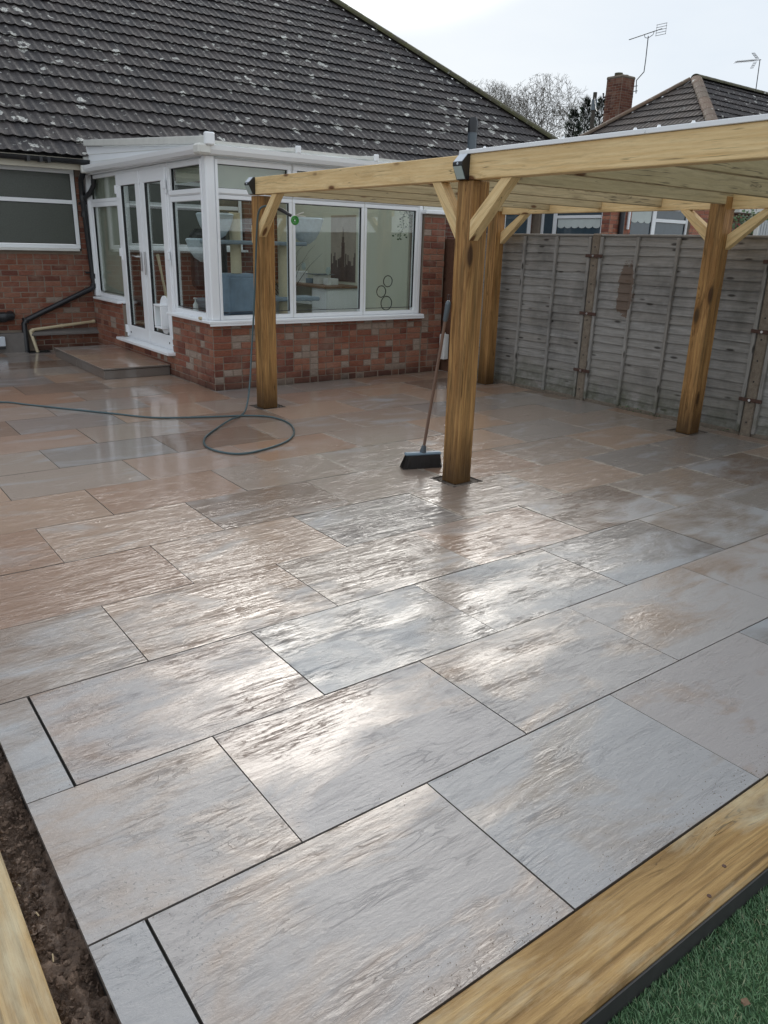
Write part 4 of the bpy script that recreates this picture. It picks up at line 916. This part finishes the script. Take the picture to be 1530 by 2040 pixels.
brace_y(bx2(5.3)+.07, 5.404, 5.02, 1.71, 1.971); brace_y(bx2(2.7)+.07, 2.596, 2.96, 1.71, 1.971); brace_y(bx2(2.3)+.07, 2.444, 2.06, 1.70, 1.971)
o = box('offcut_block', (3.70, 3.75), (5.556, 5.60), (1.585, 1.745), 'beam', pg, bev=.004)
# clear roof sheets with a white edge trim
for a, b in ((-.50, 1.10), (1.104, 2.515)):
    mb = MB(); n = int((b-a)/.0125); vs = []
    for j in range(n+1):
        y = a+(b-a)*j/n; h = .007*sin(2*pi*y/.075)
        for x in (bx1(y)-.012, bx2(y)+.14):
            for zz in (0, .003): vs.append((x, y, 2.160+h+zz))
    fs = []
    for j in range(n): q = j*4; fs += [(q, q+4, q+6, q+2), (q+1, q+3, q+7, q+5), (q, q+1, q+5, q+4), (q+2, q+6, q+7, q+3)]
    mb.add(vs, fs); mb.make('roof_sheet', 'psheet', pg)
    y0_, y1_ = a, b
    beam('edge_trim', (bx1(y0_)+.012, y0_, 2.163), (bx1(y1_)+.012, y1_, 2.163), .05, .024, 'upvc', pg, bev=.002)
for y in (.85, 1.04, 1.18, 1.66, 2.30, 2.46, .35):
    MB().tube([(bx1(y)+.01, y, 2.175), (bx1(y)+.01, y, 2.187)], [.011, .006], 10).make('fixing_cap', 'upvc', pg, smooth=True)
# solar lamps at two beam joints
def lamp(y, label):
    x = bx1(y); t = thing('solar_lamp', (x-.05, y, 2.03+bz(y)), label, 'lamp', None); z = 2.002+bz(y); w = .045
    def pr3(poly, m, nm, w0, w1): mb = MB(); mb.prism([(x+p*.8, z+q) for p, q in poly], 'Y', y+w0, y+w1); return mb.make(nm, m, t)
    pr3([(-.002, .148), (-.022, .150), (-.082, .100), (-.082, .083), (-.034, .002), (-.002, 0)], 'black', 'housing', -w, w)
    pr3([(-.0262, .1468-.004), (-.0255, .1500), (-.0790, .1065), (-.0800, .1030)], 'solar', 'solar_panel', -w+.006, w-.006)
    pr3([(-.0795, .0765), (-.0855, .0765), (-.0395, .0045), (-.0345, .0045)], 'panel', 'light_panel', -w+.008, w-.008)
    MB().tube([(x-.060, y, z+.091), (x-.072, y, z+.090)], [.012, .004], 12).make('sensor', 'solar', t, smooth=True)
lamp(2.462, 'black solar security lamp on the beam above the middle post'); lamp(5.49, 'black solar security lamp on the far end of the beam by the windows')

# ------------------------------------------------------------------ hose, reel nozzle, broom
def catmull(pts, n=10):
    pts = [Vector(p) for p in pts]; out = []
    for i in range(len(pts)-1):
        p0, p1, p2, p3 = pts[max(i-1, 0)], pts[i], pts[i+1], pts[min(i+2, len(pts)-1)]
        for j in range(n):
            t = j/n; out.append(.5*((2*p1)+(-p0+p2)*t+(2*p0-5*p1+4*p2-p3)*t*t+(-p0+3*p1-3*p2+p3)*t**3))
    out.append(pts[-1]); return out
HOSE = HOSEPTS = [(1.0, 6.95), (1.515, 6.894), (1.72, 6.64), (1.98, 6.27), (2.30, 5.83), (2.55, 5.49), (2.86, 5.32), (3.15, 5.21), (3.36, 5.13), (3.53, 4.96), (3.54, 4.65), (3.40, 4.31), (3.20, 4.07), (2.95, 3.93), (2.70, 3.87), (2.57, 3.98), (2.53, 4.22), (2.64, 4.50), (2.87, 4.77), (3.12, 5.00), (3.31, 5.17)]
t = thing('garden_hose', (3.3, 5.1, 0), 'grey-green garden hose looping over the wet paving and up the far post', 'hose')
hp = [(x, y, .0095 + (.012 if i in (19,) else 0)) for i, (x, y) in enumerate(HOSE)] + [(3.44, 5.31, .05), (3.535, 5.41, .25), (3.60, 5.47, .61), (3.635, 5.455, 1.05), (3.652, 5.425, 1.51), (3.652, 5.395, 1.72), (3.655, 5.37, 1.84), (3.675, 5.33, 1.90), (3.73, 5.26, 1.915)]
MB().tube(catmull(hp, 12), .0088, 10).make('hose_tube', 'hose', t, smooth='all')
t = thing('hose_gun', (3.80, 5.05, 1.86), 'green ringed hose spray gun hanging behind the far brace', 'hose gun')
MB().tube([(3.73, 5.26, 1.915), (3.78, 5.14, 1.875), (3.82, 5.05, 1.83)], [.014, .019, .014], 10).make('grip', 'black', t, smooth=True)
MB().ring(3.845, 5.02, 1.79, .032, .010, 'Y').ring(3.845, 5.02, 1.79, .014, .007, 'Y').make('dial', 'green', t, smooth=True)
MB().tube([(3.85, 5.02, 1.83), (3.90, 4.96, 1.86)], .006, 6).tube([(3.86, 5.01, 1.83), (3.93, 4.97, 1.825)], .005, 6).make('trigger', 'upvc_old', t, smooth=True)
t = thing('broom', (3.69, 2.84, 0), 'grey headed broom with brown pole leaning on the middle post', 'broom')
hx, hy = 3.69, 2.85
A_ = Vector((3.545, 2.90, 0)); B_ = Vector((3.815, 2.80, 0)); dd = (B_-A_).normalized(); nn = Vector((-dd.y, dd.x, 0)); c = (A_+B_)/2
mb = MB(); R = Matrix(((dd.x, nn.x, 0, c.x), (dd.y, nn.y, 0, c.y), (0, 0, 1, 0), (0, 0, 0, 1)))
mb.box(-.145, .145, -.028, .028, .098, .122, bev=.010, Mx=R); mb.make('head', 'broomhead', t)
top = Vector((3.585, 2.545, 1.215)); bot = c+Vector((0, 0, .122)); ax = (top-bot).normalized()
MB().tube([bot-ax*.004, bot+ax*.03, bot+ax*.06], [.026, .022, .016], 14).make('socket', 'grey', t, smooth=True)
MB().tube([bot+ax*.05, top-ax*.04], .0115, 12).make('pole', 'pole', t, smooth=True)
MB().tube([top-ax*.10, top-ax*.09, top+ax*.02, top+ax*.035, top+ax*.042], [.0135, .017, .019, .016, .008], 14).make('grip', 'grey', t, smooth=True)
e = top+ax*.04; mb = MB(); mb.tube([e, e+Vector((.010, 0, .018)), e+Vector((.006, 0, .042)), e+Vector((-.008, 0, .042)), e+Vector((-.010, 0, .018)), e], .0022, 6); mb.make('hanging_loop', 'wire', t, smooth=True)
mb = MB(); rr = random.Random(2)
mb.box(-.125, .125, -.024, .024, .012, .099, Mx=R)
for i in range(1500):
    u = rr.uniform(-.135, .135); v = rr.uniform(-.022, .022); p = Vector((u, v, .100)); q = Vector((u*1.17+rr.gauss(0, .003)-.012, v*1.9+rr.gauss(0, .004), .002)); a = .0016
    p, q = R @ p, R @ q; mb.add([p+dd*a, p-dd*a, p+nn*a, q+dd*a*.7, q-dd*a*.7, q+nn*a*.7], [(0, 1, 4, 3), (1, 2, 5, 4), (2, 0, 3, 5)])
mb.make('bristles', 'bristle', t, kind='stuff')

# ------------------------------------------------------------------ boundary fence
fn = thing('garden_fence', (7.0, 2.5, 0), 'weathered grey lap panel fence with concrete posts on the right', 'fence')
FX = 6.985; FT = 1.755
py = [6.22, 4.14, 2.15, .16, -1.83]
cp = MB(); vs, fs = cbox(.11, .105, 1.80, .012); cpm = mesh('concrete_post', vs, fs, 'conc')
slm = {}
rr = random.Random(21)
for y in py:
    inst('concrete_post', cpm, Matrix.Translation((FX+.085, y, .875)), fn)
    for z in (.33, .95, 1.55):
        MB().box(FX+.012, FX+.0285, y-.115, y+.105, z-.016, z+.016, bev=.002).make('bracket', 'rust', fn)
        MB().tube([(FX+.006, y, z), (FX+.014, y, z)], .012, 10).make('bolt', 'steel', fn, smooth=True)
    mb = MB()
    for i in range(9): z = .12+i*.19; mb.tube([(FX+.0285, y+.0, z), (FX+.0295, y, z)], .009, 8)
    mb.make('bolt_hole', 'seal', fn)
for i in range(len(py)-1):
    ya, yb = py[i+1]+.06, py[i]-.06; n = 19; hgt = (FT-.03)/n
    for j in range(n):
        z = .03+hgt*j; w = hgt+.022
        L_ = yb-ya; vs = []; nn_ = 7; rs = rr.uniform(0, 6)
        # waney-edged board leaning out at its foot
        for q in range(nn_):
            u = -L_/2+L_*q/(nn_-1); wob = .006*sin(u*3+rs)+.003*sin(u*9+rs*2)
            for (xx, zz) in ((-.020, -w/2+wob), (-.008, -w/2+wob), (.007, w/2), (-.001, w/2)): vs.append((xx, u, zz))
        fs = []
        for q in range(nn_-1): b0 = q*4; fs += [(b0+a, b0+(a+1) % 4, b0+4+(a+1) % 4, b0+4+a) for a in range(4)]
        fs += [(3, 2, 1, 0), tuple(range((nn_-1)*4, nn_*4))]
        # local x runs along the board so that the grain does too
        R = Matrix.Rotation(radians(90), 4, 'Z'); vs = [R.inverted() @ Vector(v) for v in vs]
        o = bpy.data.objects.new('slat', mesh('slat', vs, fs, 'fence')); place(o, Matrix.Translation((FX+.075, (ya+yb)/2, z+hgt/2)) @ R @ Matrix.Rotation(rr.gauss(0, .0012), 4, 'Y'), fn)
    for q, y in enumerate((ya+.018, ya+(yb-ya)*.25, ya+(yb-ya)*.5, ya+(yb-ya)*.75, yb-.018)):
        beam('batten', (FX+.045, y, .02), (FX+.045, y, FT-.015), .034, .036, 'fence', fn, upv=(1, 0, 0))
    beam('capping', (FX+.07, ya, FT+.004), (FX+.07, yb, FT+.004), .05, .022, 'fence', fn)
    box('gravel_board', (FX+.05, FX+.09), (ya, yb), (-.15, .028), 'conc', fn)
t = thing('brown_board', (7.0, 6.42, 0), 'dark brown timber board closing the gap beside the brick pier', 'board')
box('panel', (6.99, 7.02), (6.30, 6.86), (.0, 1.70), 'brown_board', t, bev=.003); box('panel', (6.96, 6.985), (6.72, 6.86), (.0, 1.25), 'brown_board', t, bev=.003)
t = thing('white_box', (6.93, 6.42, .2), 'white plastic box fixed low beside the brick pier', 'box')
MB().box(6.88, 6.97, 6.36, 6.46, .17, .50, bev=.01).box(6.90, 6.94, 6.355, 6.36, .22, .45).make('cover', 'white', t); box('hook', (6.91, 6.93), (6.39, 6.42), (.50, .52), 'white', t)
# weeds along the fence foot
for i, (y, n, lab) in enumerate(((3.30, 60, 'low green weeds at the fence foot right of the first fence post'), (2.42, 25, 'tiny weed beside the far right timber post foot'))):
    t = thing('weed', (6.97, y, 0), lab, 'weeds', None); mb = MB(); rr2 = random.Random(i); leafcloud(mb, [(6.975, y+dy*.02, .015) for dy in range(-12, 13)], n, .018, rr2); mb.make('foliage', 'leaf', t)

# ------------------------------------------------------------------ neighbours
# rear extension beyond the fence
ex = thing('rear_extension', (13, 8.6, 0), 'red brick rear extension beyond the fence with white windows', 'house')
EXX, EXY = 12.94, 8.66
MB().box(EXX, EXX+.2, EXY, 8.85, 0, 2.6).box(EXX, EXX+.2, 8.851, 10.50, 0, 1.2).box(EXX, EXX+.2, 8.851, 10.50, 2.5, 2.6).box(EXX, EXX+.2, 10.501, 10.69, 0, 2.6).box(EXX+.201, 13.58, EXY, EXY+.2, 0, 2.6).box(13.581, 15.60, EXY, EXY+.2, 0, 1.2).box(13.581, 15.6, EXY, EXY+.2, 2.5, 2.6).box(15.601, 16.4, EXY, EXY+.2, 0, 2.6).make('wall', 'mortar', ex)
MB().box(EXX-.1, 16.5, EXY-.1, 10.69, 2.601, 2.72).make('flat_roof', 'upvc_old', ex)
bk = Bricks(ex, 'brickN', 300, 9)
bk.face('Y', EXY, EXX, 13.58, 1.2, 2.6, hdr=.05); bk.face('Y', EXY, 15.60, 16.4, 1.2, 2.6, hdr=.05); bk.face('X', EXX, EXY+.012, 8.85, 1.2, 2.6, hdr=.05); bk.build()
window(ex, PXf(EXX+.05), 8.855, 10.48, 1.22, 2.49, [(8.92, 10.05, 1.28, 2.21, False), (8.92, 10.05, 2.27, 2.45, False), (10.15, 10.44, 1.28, 2.45, False)], glass='ngl', t=.06)
mb = MB(); bx(mb, PXf(EXX+.05), 8.92, 10.05, -.06, .005, 2.211, 2.269); bx(mb, PXf(EXX+.05), 10.051, 10.149, -.06, .004, 1.28, 2.45); mb.make('mullion', 'upvc', ex)
window(ex, PYf(EXY+.05), 13.59, 15.59, 1.22, 2.49, [(13.67, 14.33, 1.28, 2.45, False), (14.47, 15.5, 1.28, 2.19, False), (14.47, 15.5, 2.26, 2.45, False)], glass='ngl', t=.06)
mb = MB(); bx(mb, PYf(EXY+.05), 14.34, 14.46, -.06, .004, 1.28, 2.45); bx(mb, PYf(EXY+.05), 14.461, 15.51, -.06, .005, 2.191, 2.259); mb.make('mullion', 'upvc', ex)
def scallop(P, u0, u1, zt, zb, n, parent):
    pts = [(u0, zt), (u0, zb)]
    for i in range(n):
        for j in range(1, 7): t_ = pi*j/6; w = (u1-u0)/n; pts.append((u0+w*i+w*(1-cos(t_))/2, zb-.045*sin(t_)))
    pts += [(u1, zt)]; vs = [P(u, d, z) for d in (-.024, -.018) for u, z in pts]; n_ = len(pts)
    mb = MB(); mb.add(vs, [tuple(range(n_)), tuple(range(n_, 2*n_))[::-1]]+[(i, i+n_, (i+1) % n_+n_, (i+1) % n_) for i in range(n_)]); mb.make('blind', 'blind', parent)
scallop(PXf(EXX+.05), 8.94, 10.03, 2.205, 2.07, 6, ex); scallop(PYf(EXY+.05), 13.68, 14.32, 2.44, 2.20, 3, ex)
t = thing('downpipe', (13.22, 8.6, 0), 'black downpipe on the neighbour brick corner beyond the fence', 'pipe'); MB().tube([(13.22, 8.60, 0), (13.22, 8.60, 2.6)], .055, 12).make('pipe', 'black', t, smooth=True)
t = thing('waste_pipe', (13.43, 8.6, 2), 'short white waste pipe beside the black downpipe', 'pipe'); MB().tube([(13.44, 8.61, 2.02), (13.44, 8.61, 2.6)], .03, 10).make('pipe', 'upvc', t, smooth=True)
# patio doors of the attached neighbour
nd = thing('patio_doors', (11.5, 10.6, 0), 'white framed glazed doors glimpsed over the fence left of the brick extension', 'doors')
window(nd, PYf(10.64), 10.9, 11.96, .05, 2.42, [(10.98, 11.40, .15, 2.08, False), (11.46, 11.88, .15, 2.08, False), (10.98, 11.88, 2.15, 2.36, False)], glass='ngl', t=.07)
window(nd, PYf(10.64), 12.02, 12.86, .05, 2.42, [(12.12, 12.8, .15, 2.35, False)], glass='ngl', t=.09)
# soil vent pipe
t = thing('vent_pipe', (10.6, 10.25, 0), 'upright dark grey vent pipe rising above the beam by the middle post', 'pipe')
MB().tube([(10.72, 10.28, 0), (10.72, 10.28, 3.80)], .085, 14).make('pipe', 'grey', t, smooth=True); MB().tube([(10.72, 10.28, 3.62), (10.72, 10.28, 3.80), (10.72, 10.28, 3.87)], [.092, .092, .06], 14).make('cowl', 'black', t, smooth=True)

# second bungalow with its hip end towards us
nb_ = thing('neighbour_bungalow', (18, 13, 0), 'neighbouring bungalow with brown hipped tile roof beyond the pergola', 'house')
AX, AY, AZ, RN, TN = 22.83, 13.93, 6.55, 5.1, .75
cN, sN = 1/sqrt(1+TN*TN), TN/sqrt(1+TN*TN); ez = AZ-RN*TN
ex0, ey0, ey1 = AX-RN, AY-RN, AY+RN
MB().box(ex0+.4, 36, ey0+.4, ey1-.4, 0, ez-.05).make('wall', 'btY', nb_)
MB().box(ex0+.02, 36.4, ey0+.02, ey1-.02, ez-.2, ez-.045).make('soffit', 'upvc_old', nb_)
mb = MB(); mb.add([(ex0, ey0, ez-.03), (36.4, ey0, ez-.03), (36.4, ey1, ez-.03), (ex0, ey1, ez-.03), (AX, AY, AZ-.03), (36.4, AY, AZ-.03)], [(0, 1, 5, 4), (3, 0, 4), (2, 3, 4, 5), (1, 2, 5), (0, 3, 2, 1)]); mb.make('roof_deck', 'deck', nb_)
tile_roof(nb_, (ex0, ey1, ez), (0, -1, 0), (cN, 0, sN), None, lambda t: t*cN, lambda t: 2*RN-t*cN, 0, RN/cN, .345, 'tileN', 190, seed=6, lim_pred=lambda p: p.z > 4.3)
tile_roof(nb_, (ex0, ey0, ez), (1, 0, 0), (0, cN, sN), None, lambda t: t*cN, lambda t: 12.5, 0, RN/cN, .345, 'tile', 110, seed=7, lim_pred=lambda p: p.z > 4.3)
hip_tiles(nb_, (ex0, ey0, ez+.03), (AX, AY, AZ+.03), 'hipN', .14, .42); hip_tiles(nb_, (ex0, ey1, ez+.03), (AX, AY, AZ+.03), 'hipN', .12, .42); hip_tiles(nb_, (AX, AY, AZ+.03), (36.3, AY, AZ+.03), 'hip', .12, .45)
# chimney
ch = thing('brick_chimney', (22.6, 17, 4), 'tall dark red brick chimney stack behind the hipped roof', 'chimney')
cx, cy = 22.55, 16.45; w_ = .305
MB().box(cx-w_, cx+w_, cy-w_, cy+w_, 3.9, 6.88).make('core', 'mortar', ch)
bk = Bricks(ch, 'brickC', 300, 11); bk.face('Y', cy-w_, cx-w_, cx+w_, 4.1, 6.80, hdr=.1); bk.face('X', cx-w_, cy-w_+.015, cy+w_, 4.1, 6.80, hdr=.1); bk.build()
MB().box(cx-w_-.02, cx+w_+.02, cy-w_-.02, cy+w_+.02, 6.80, 6.87, bev=.02).make('crown', 'conc', ch)
MB().tube([(cx-.14, cy, 6.87), (cx-.14, cy, 6.97)], .13, 14).tube([(cx+.17, cy, 6.87), (cx+.17, cy, 6.95)], .12, 14).make('flaunching', 'hip', ch, smooth=True)
# aerials
def T3(x, y, depth, _c=None):     # bearing of a sighting, used to stand far things at their measured distance
    d = fw*1533.56 + rt*(x-765) - up*(y-1020); return CAM + d/1533.56*depth
t = thing('tv_aerial', T3(1268, 180, 24.6), 'long cranked tv aerial strapped to the brick chimney', 'aerial')
D = 24.4
MB().tube([T3(1267, 186, D), T3(1268, 160, D), T3(1283, 143, D), T3(1286.5, 118, D), T3(1291.5, 72, D)], .016, 6).make('mast', 'wire', t)
b0, b1 = T3(1254, 79, D-.5), T3(1319, 57, D+.5); mb = MB(); mb.tube([b0, b1], .014, 6); dv = (b1-b0).normalized(); sv = dv.cross(Vector((0, 0, 1))).normalized()
for i in range(17): q = b0+(b1-b0)*(.02+.045*i); mb.tube([q-sv*.05, q+sv*.05], .005, 4)
mb.tube([T3(1284, 70, D), T3(1285, 75, D), T3(1291, 76, D), T3(1301, 69, D), T3(1303, 63, D)], .010, 5); mb.make('boom', 'wire', t)
mb = MB(); c0 = T3(1316, 59, D)
for i in range(-2, 3): mb.tube([c0+sv*.0+Vector((0, 0, .075*i))-dv*.03-sv*.14, c0+Vector((0, 0, .075*i))+dv*.12+sv*.14], .007, 4)
for s_ in (-1, 1): mb.tube([c0+sv*.14*s_+dv*.045*(1+s_)-Vector((0, 0, .16)), c0+sv*.14*s_+dv*.045*(1+s_)+Vector((0, 0, .16))], .007, 4)
mb.make('reflector', 'wire', t)
MB().tube([T3(1262, 172, D), T3(1270, 171, D)], .012, 5).tube([T3(1262, 182, D), T3(1270, 181, D)], .012, 5).make('bracket', 'wire', t)
D = 25.6
t = thing('tv_aerial', T3(1504, 196, D), 'tv aerial with cross shaped reflector on the ridge at the far right', 'aerial')
MB().tube([T3(1503, 200, D), T3(1514, 119, D)], .016, 6).make('mast', 'wire', t)
b0, b1 = T3(1465, 123.5, D-.3), T3(1516, 119, D+.2); dv = (b1-b0).normalized(); sv = dv.cross(Vector((0, 0, 1))).normalized(); mb = MB(); mb.tube([b0, b1], .013, 6)
for i in range(13): q = b0+(b1-b0)*(.02+.06*i); mb.tube([q-sv*.08-Vector((0, 0, .03)), q+sv*.08+Vector((0, 0, .03))], .006, 4)
mb.make('boom', 'wire', t)
mb = MB()
for s_ in (1, -1):
    lo, hi = (T3(1512, 117, D), T3(1503, 105, D)) if s_ == 1 else (T3(1508, 122, D), T3(1500, 136, D))
    e = (hi-lo)
    for k_ in (0, .5, 1): q = lo+dv*(-.13*k_); mb.tube([q, q+e], .007, 4)
    for k_ in (.25, .6, .95): mb.tube([lo+e*k_, lo+e*k_-dv*.13], .006, 4)
mb.make('reflector', 'wire', t)
# telegraph pole
t = thing('telegraph_pole', T3(1183, 300, 36), 'wooden telegraph pole between the bare oak and the chimney', 'pole')
D = 36; pb = T3(1185, 300, D); pt_ = T3(1186, 184, D)
MB().tube([(pt_.x, pt_.y, -.1), (pt_.x, pt_.y, pt_.z)], [.13, .09], 10).make('pole', 'bark', t, smooth=True)
MB().tube([(pt_.x, pt_.y, pt_.z-.75), (pt_.x, pt_.y, pt_.z-.3)], .13, 10).make('junction_can', 'grey', t, smooth=True)
t = thing('overhead_wire', pt_, 'thin telephone wires running from the telegraph pole to the chimney', 'wire')
a, b = pt_-Vector((0, 0, .2)), T3(1203, 193, 25); MB().tube([a.lerp(b, k_/8)-Vector((0, 0, .5*sin(pi*k_/8))) for k_ in range(9)], .012, 4).make('cable', 'wire', t)
t = thing('wall_insulator', T3(1204, 193, 24.9), 'small bracket with a pin on the left side of the chimney', 'bracket')
MB().tube([T3(1213, 194, 24.9), T3(1202, 194, 24.9), T3(1202, 186, 24.9)], .03, 6).make('arm', 'wire', t)

# bare winter trees
def bare_tree(x, y, H_, R_, seed, label, trunk_top=.35, lean=0.):
    rr = random.Random(seed); t = thing('bare_tree', (x, y, 0), label, 'tree'); mb = MB(); tw = MB(); cen = Vector((x, y, H_-R_*.98))
    th = H_*trunk_top; mb.tube([(x, y, -.1), (x+lean*.3, y, th*.5), (x+lean, y, th)], [.42, .36, .32], 9); tips = []
    def grow(p, d, L_, r_, lev):
        pts = [p.copy()]; n = 4; rs = [r_]
        for i in range(n):
            d = (d+Vector((rr.gauss(0, .16), rr.gauss(0, .16), rr.gauss(.02, .12)))).normalized(); p = p+d*L_/n
            v = p-cen; v.z *= 1.05
            if v.length > R_*1.02: break
            pts.append(p.copy()); rs.append(r_*(1-.5*(i+1)/n))
        if len(pts) > 1: (mb if lev < 4 else tw).tube(pts, rs, 5 if lev < 3 else 3, caps=False)
        if lev >= 7 or len(pts) < 3: return
        m = rr.choice([2, 3, 3]) if lev < 3 else rr.choice([2, 2, 3])
        for q in range(m):
            bp = pts[-1] if q < 2 else pts[rr.randrange(1, len(pts))]
            nd_ = (d+Vector((rr.gauss(0, .55), rr.gauss(0, .55), rr.gauss(.12, .4)))).normalized()
            grow(bp, nd_, L_*rr.uniform(.66, .86), max(rs[-1]*.80, .011), lev+1)
    p0 = Vector((x+lean, y, th-.3))
    for i in range(9):
        a = 2*pi*i/9+rr.uniform(-.3, .3); d = Vector((cos(a)*.8, sin(a)*.8, rr.uniform(.35, 1.3))).normalized(); grow(p0+Vector((0, 0, rr.uniform(-.3, .5))), d, R_*.62, .16, 0)
    for i in range(3): grow(p0, Vector((rr.gauss(0, .15), rr.gauss(0, .15), 1)).normalized(), R_*.6, .17, 0)
    mb.make('trunk', 'bark', t); 
    if tw.v: tw.make('crown', 'bud', t, kind='stuff')
    return len(mb.f)+len(tw.f)
c_ = T3(1092, 240, 55); bare_tree(c_.x, c_.y, 13.4, 3.9, 3, 'large bare oak with a round twiggy crown beyond the roofs', .44)
c_ = T3(960, 240, 70); bare_tree(c_.x, c_.y, 16.0, 4.6, 8, 'sparser bare tree just right of the long roof slope', .5)
c_ = T3(1195, 300, 75); bare_tree(c_.x, c_.y, 13.5, 3.6, 15, 'pale bare tree behind the telegraph pole', .4)
c_ = T3(1500, 300, 75); bare_tree(c_.x, c_.y, 16.3, 2.8, 19, 'distant bare treetop above the far right ridge', .6)
def conifer(x, y, H_, R_, seed, label):
    rr = random.Random(seed); t = thing('conifer', (x, y, 0), label, 'tree'); MB().tube([(x, y, -.1), (x, y, H_*.92)], [.16, .02], 7).make('trunk', 'bark', t); mb = MB()
    for i in range(5200):
        z = H_*(rr.random()**.8); rmax = R_*(1-(z/H_)**5)*(.78+.3*sin(z*5+seed)*rr.random()); a = rr.uniform(0, 2*pi); q = rmax*sqrt(rr.random()); p = Vector((x+q*cos(a), y+q*sin(a), z))
        d = Vector((cos(a)*.5+rr.gauss(0, .3), sin(a)*.5+rr.gauss(0, .3), 1.1+rr.gauss(0, .3))).normalized(); b = d.orthogonal().normalized(); s_ = rr.uniform(.16, .42)
        mb.add([p, p+d*s_*.6+b*s_*.16, p+d*s_, p+d*s_*.6-b*s_*.16], [(0, 1, 2, 3)])
    mb.make('crown', 'conifer', t)
for (px, dpt, H_, R_, sd, lb) in ((1138, 40, 8.3, 1.0, 1, 'shortest dark conifer, left of the telegraph pole'), (1160, 41, 9.0, .8, 2, 'tallest slim dark conifer beside the telegraph pole'), (1188, 42, 9.2, 1.0, 3, 'dark conifer in front of the telegraph pole')):
    c_ = T3(px, 300, dpt); conifer(c_.x, c_.y, H_, R_, sd, lb)
# climbing shrub and slatted screen beyond the fence, far right
c_ = T3(1494, 455, 13.5); t = thing('climbing_shrub', (c_.x, c_.y, 0), 'red and green climbing shrub beyond the fence at the far right', 'shrub')
mb = MB(); rr = random.Random(6); mb.tube([(c_.x, c_.y, -.1), (c_.x, c_.y, 1.9)], .04, 6); mb.make('stem', 'bark', t); mb = MB(); leafcloud(mb, [(c_.x+rr.gauss(0, .14), c_.y+rr.gauss(0, .14), 1.6+rr.random()*.65) for _ in range(60)], 700, .07, rr); mb.make('foliage', 'leaf', t)
mb = MB(); leafcloud(mb, [(c_.x+rr.gauss(0, .12), c_.y+rr.gauss(0, .12), 1.8+rr.random()*.35) for _ in range(12)], 40, .05, rr); mb.make('red_leaves', plain('red_leaf', (.30, .05, .04), .6), t)
c_ = T3(1522, 455, 12.0); t = thing('slatted_screen', (c_.x, c_.y, 0), 'pale grey vertical slatted screen at the far right edge', 'screen')
for i in range(9): box('slat', (c_.x-.16+.08*i, c_.x-.10+.08*i), (c_.y, c_.y+.02), (0, 2.12), 'slatgrey', t, bev=.003)
box('rail', (c_.x-.2, c_.x+.6), (c_.y+.021, c_.y+.06), (2.0, 2.07), 'slatgrey', t)
box('screen_frame', (c_.x-.20, c_.x-.165), (c_.y-.01, c_.y+.05), (0, 2.16), 'upvc_old', t)
print('slabs', nslab, 'objects', len(bpy.data.objects))
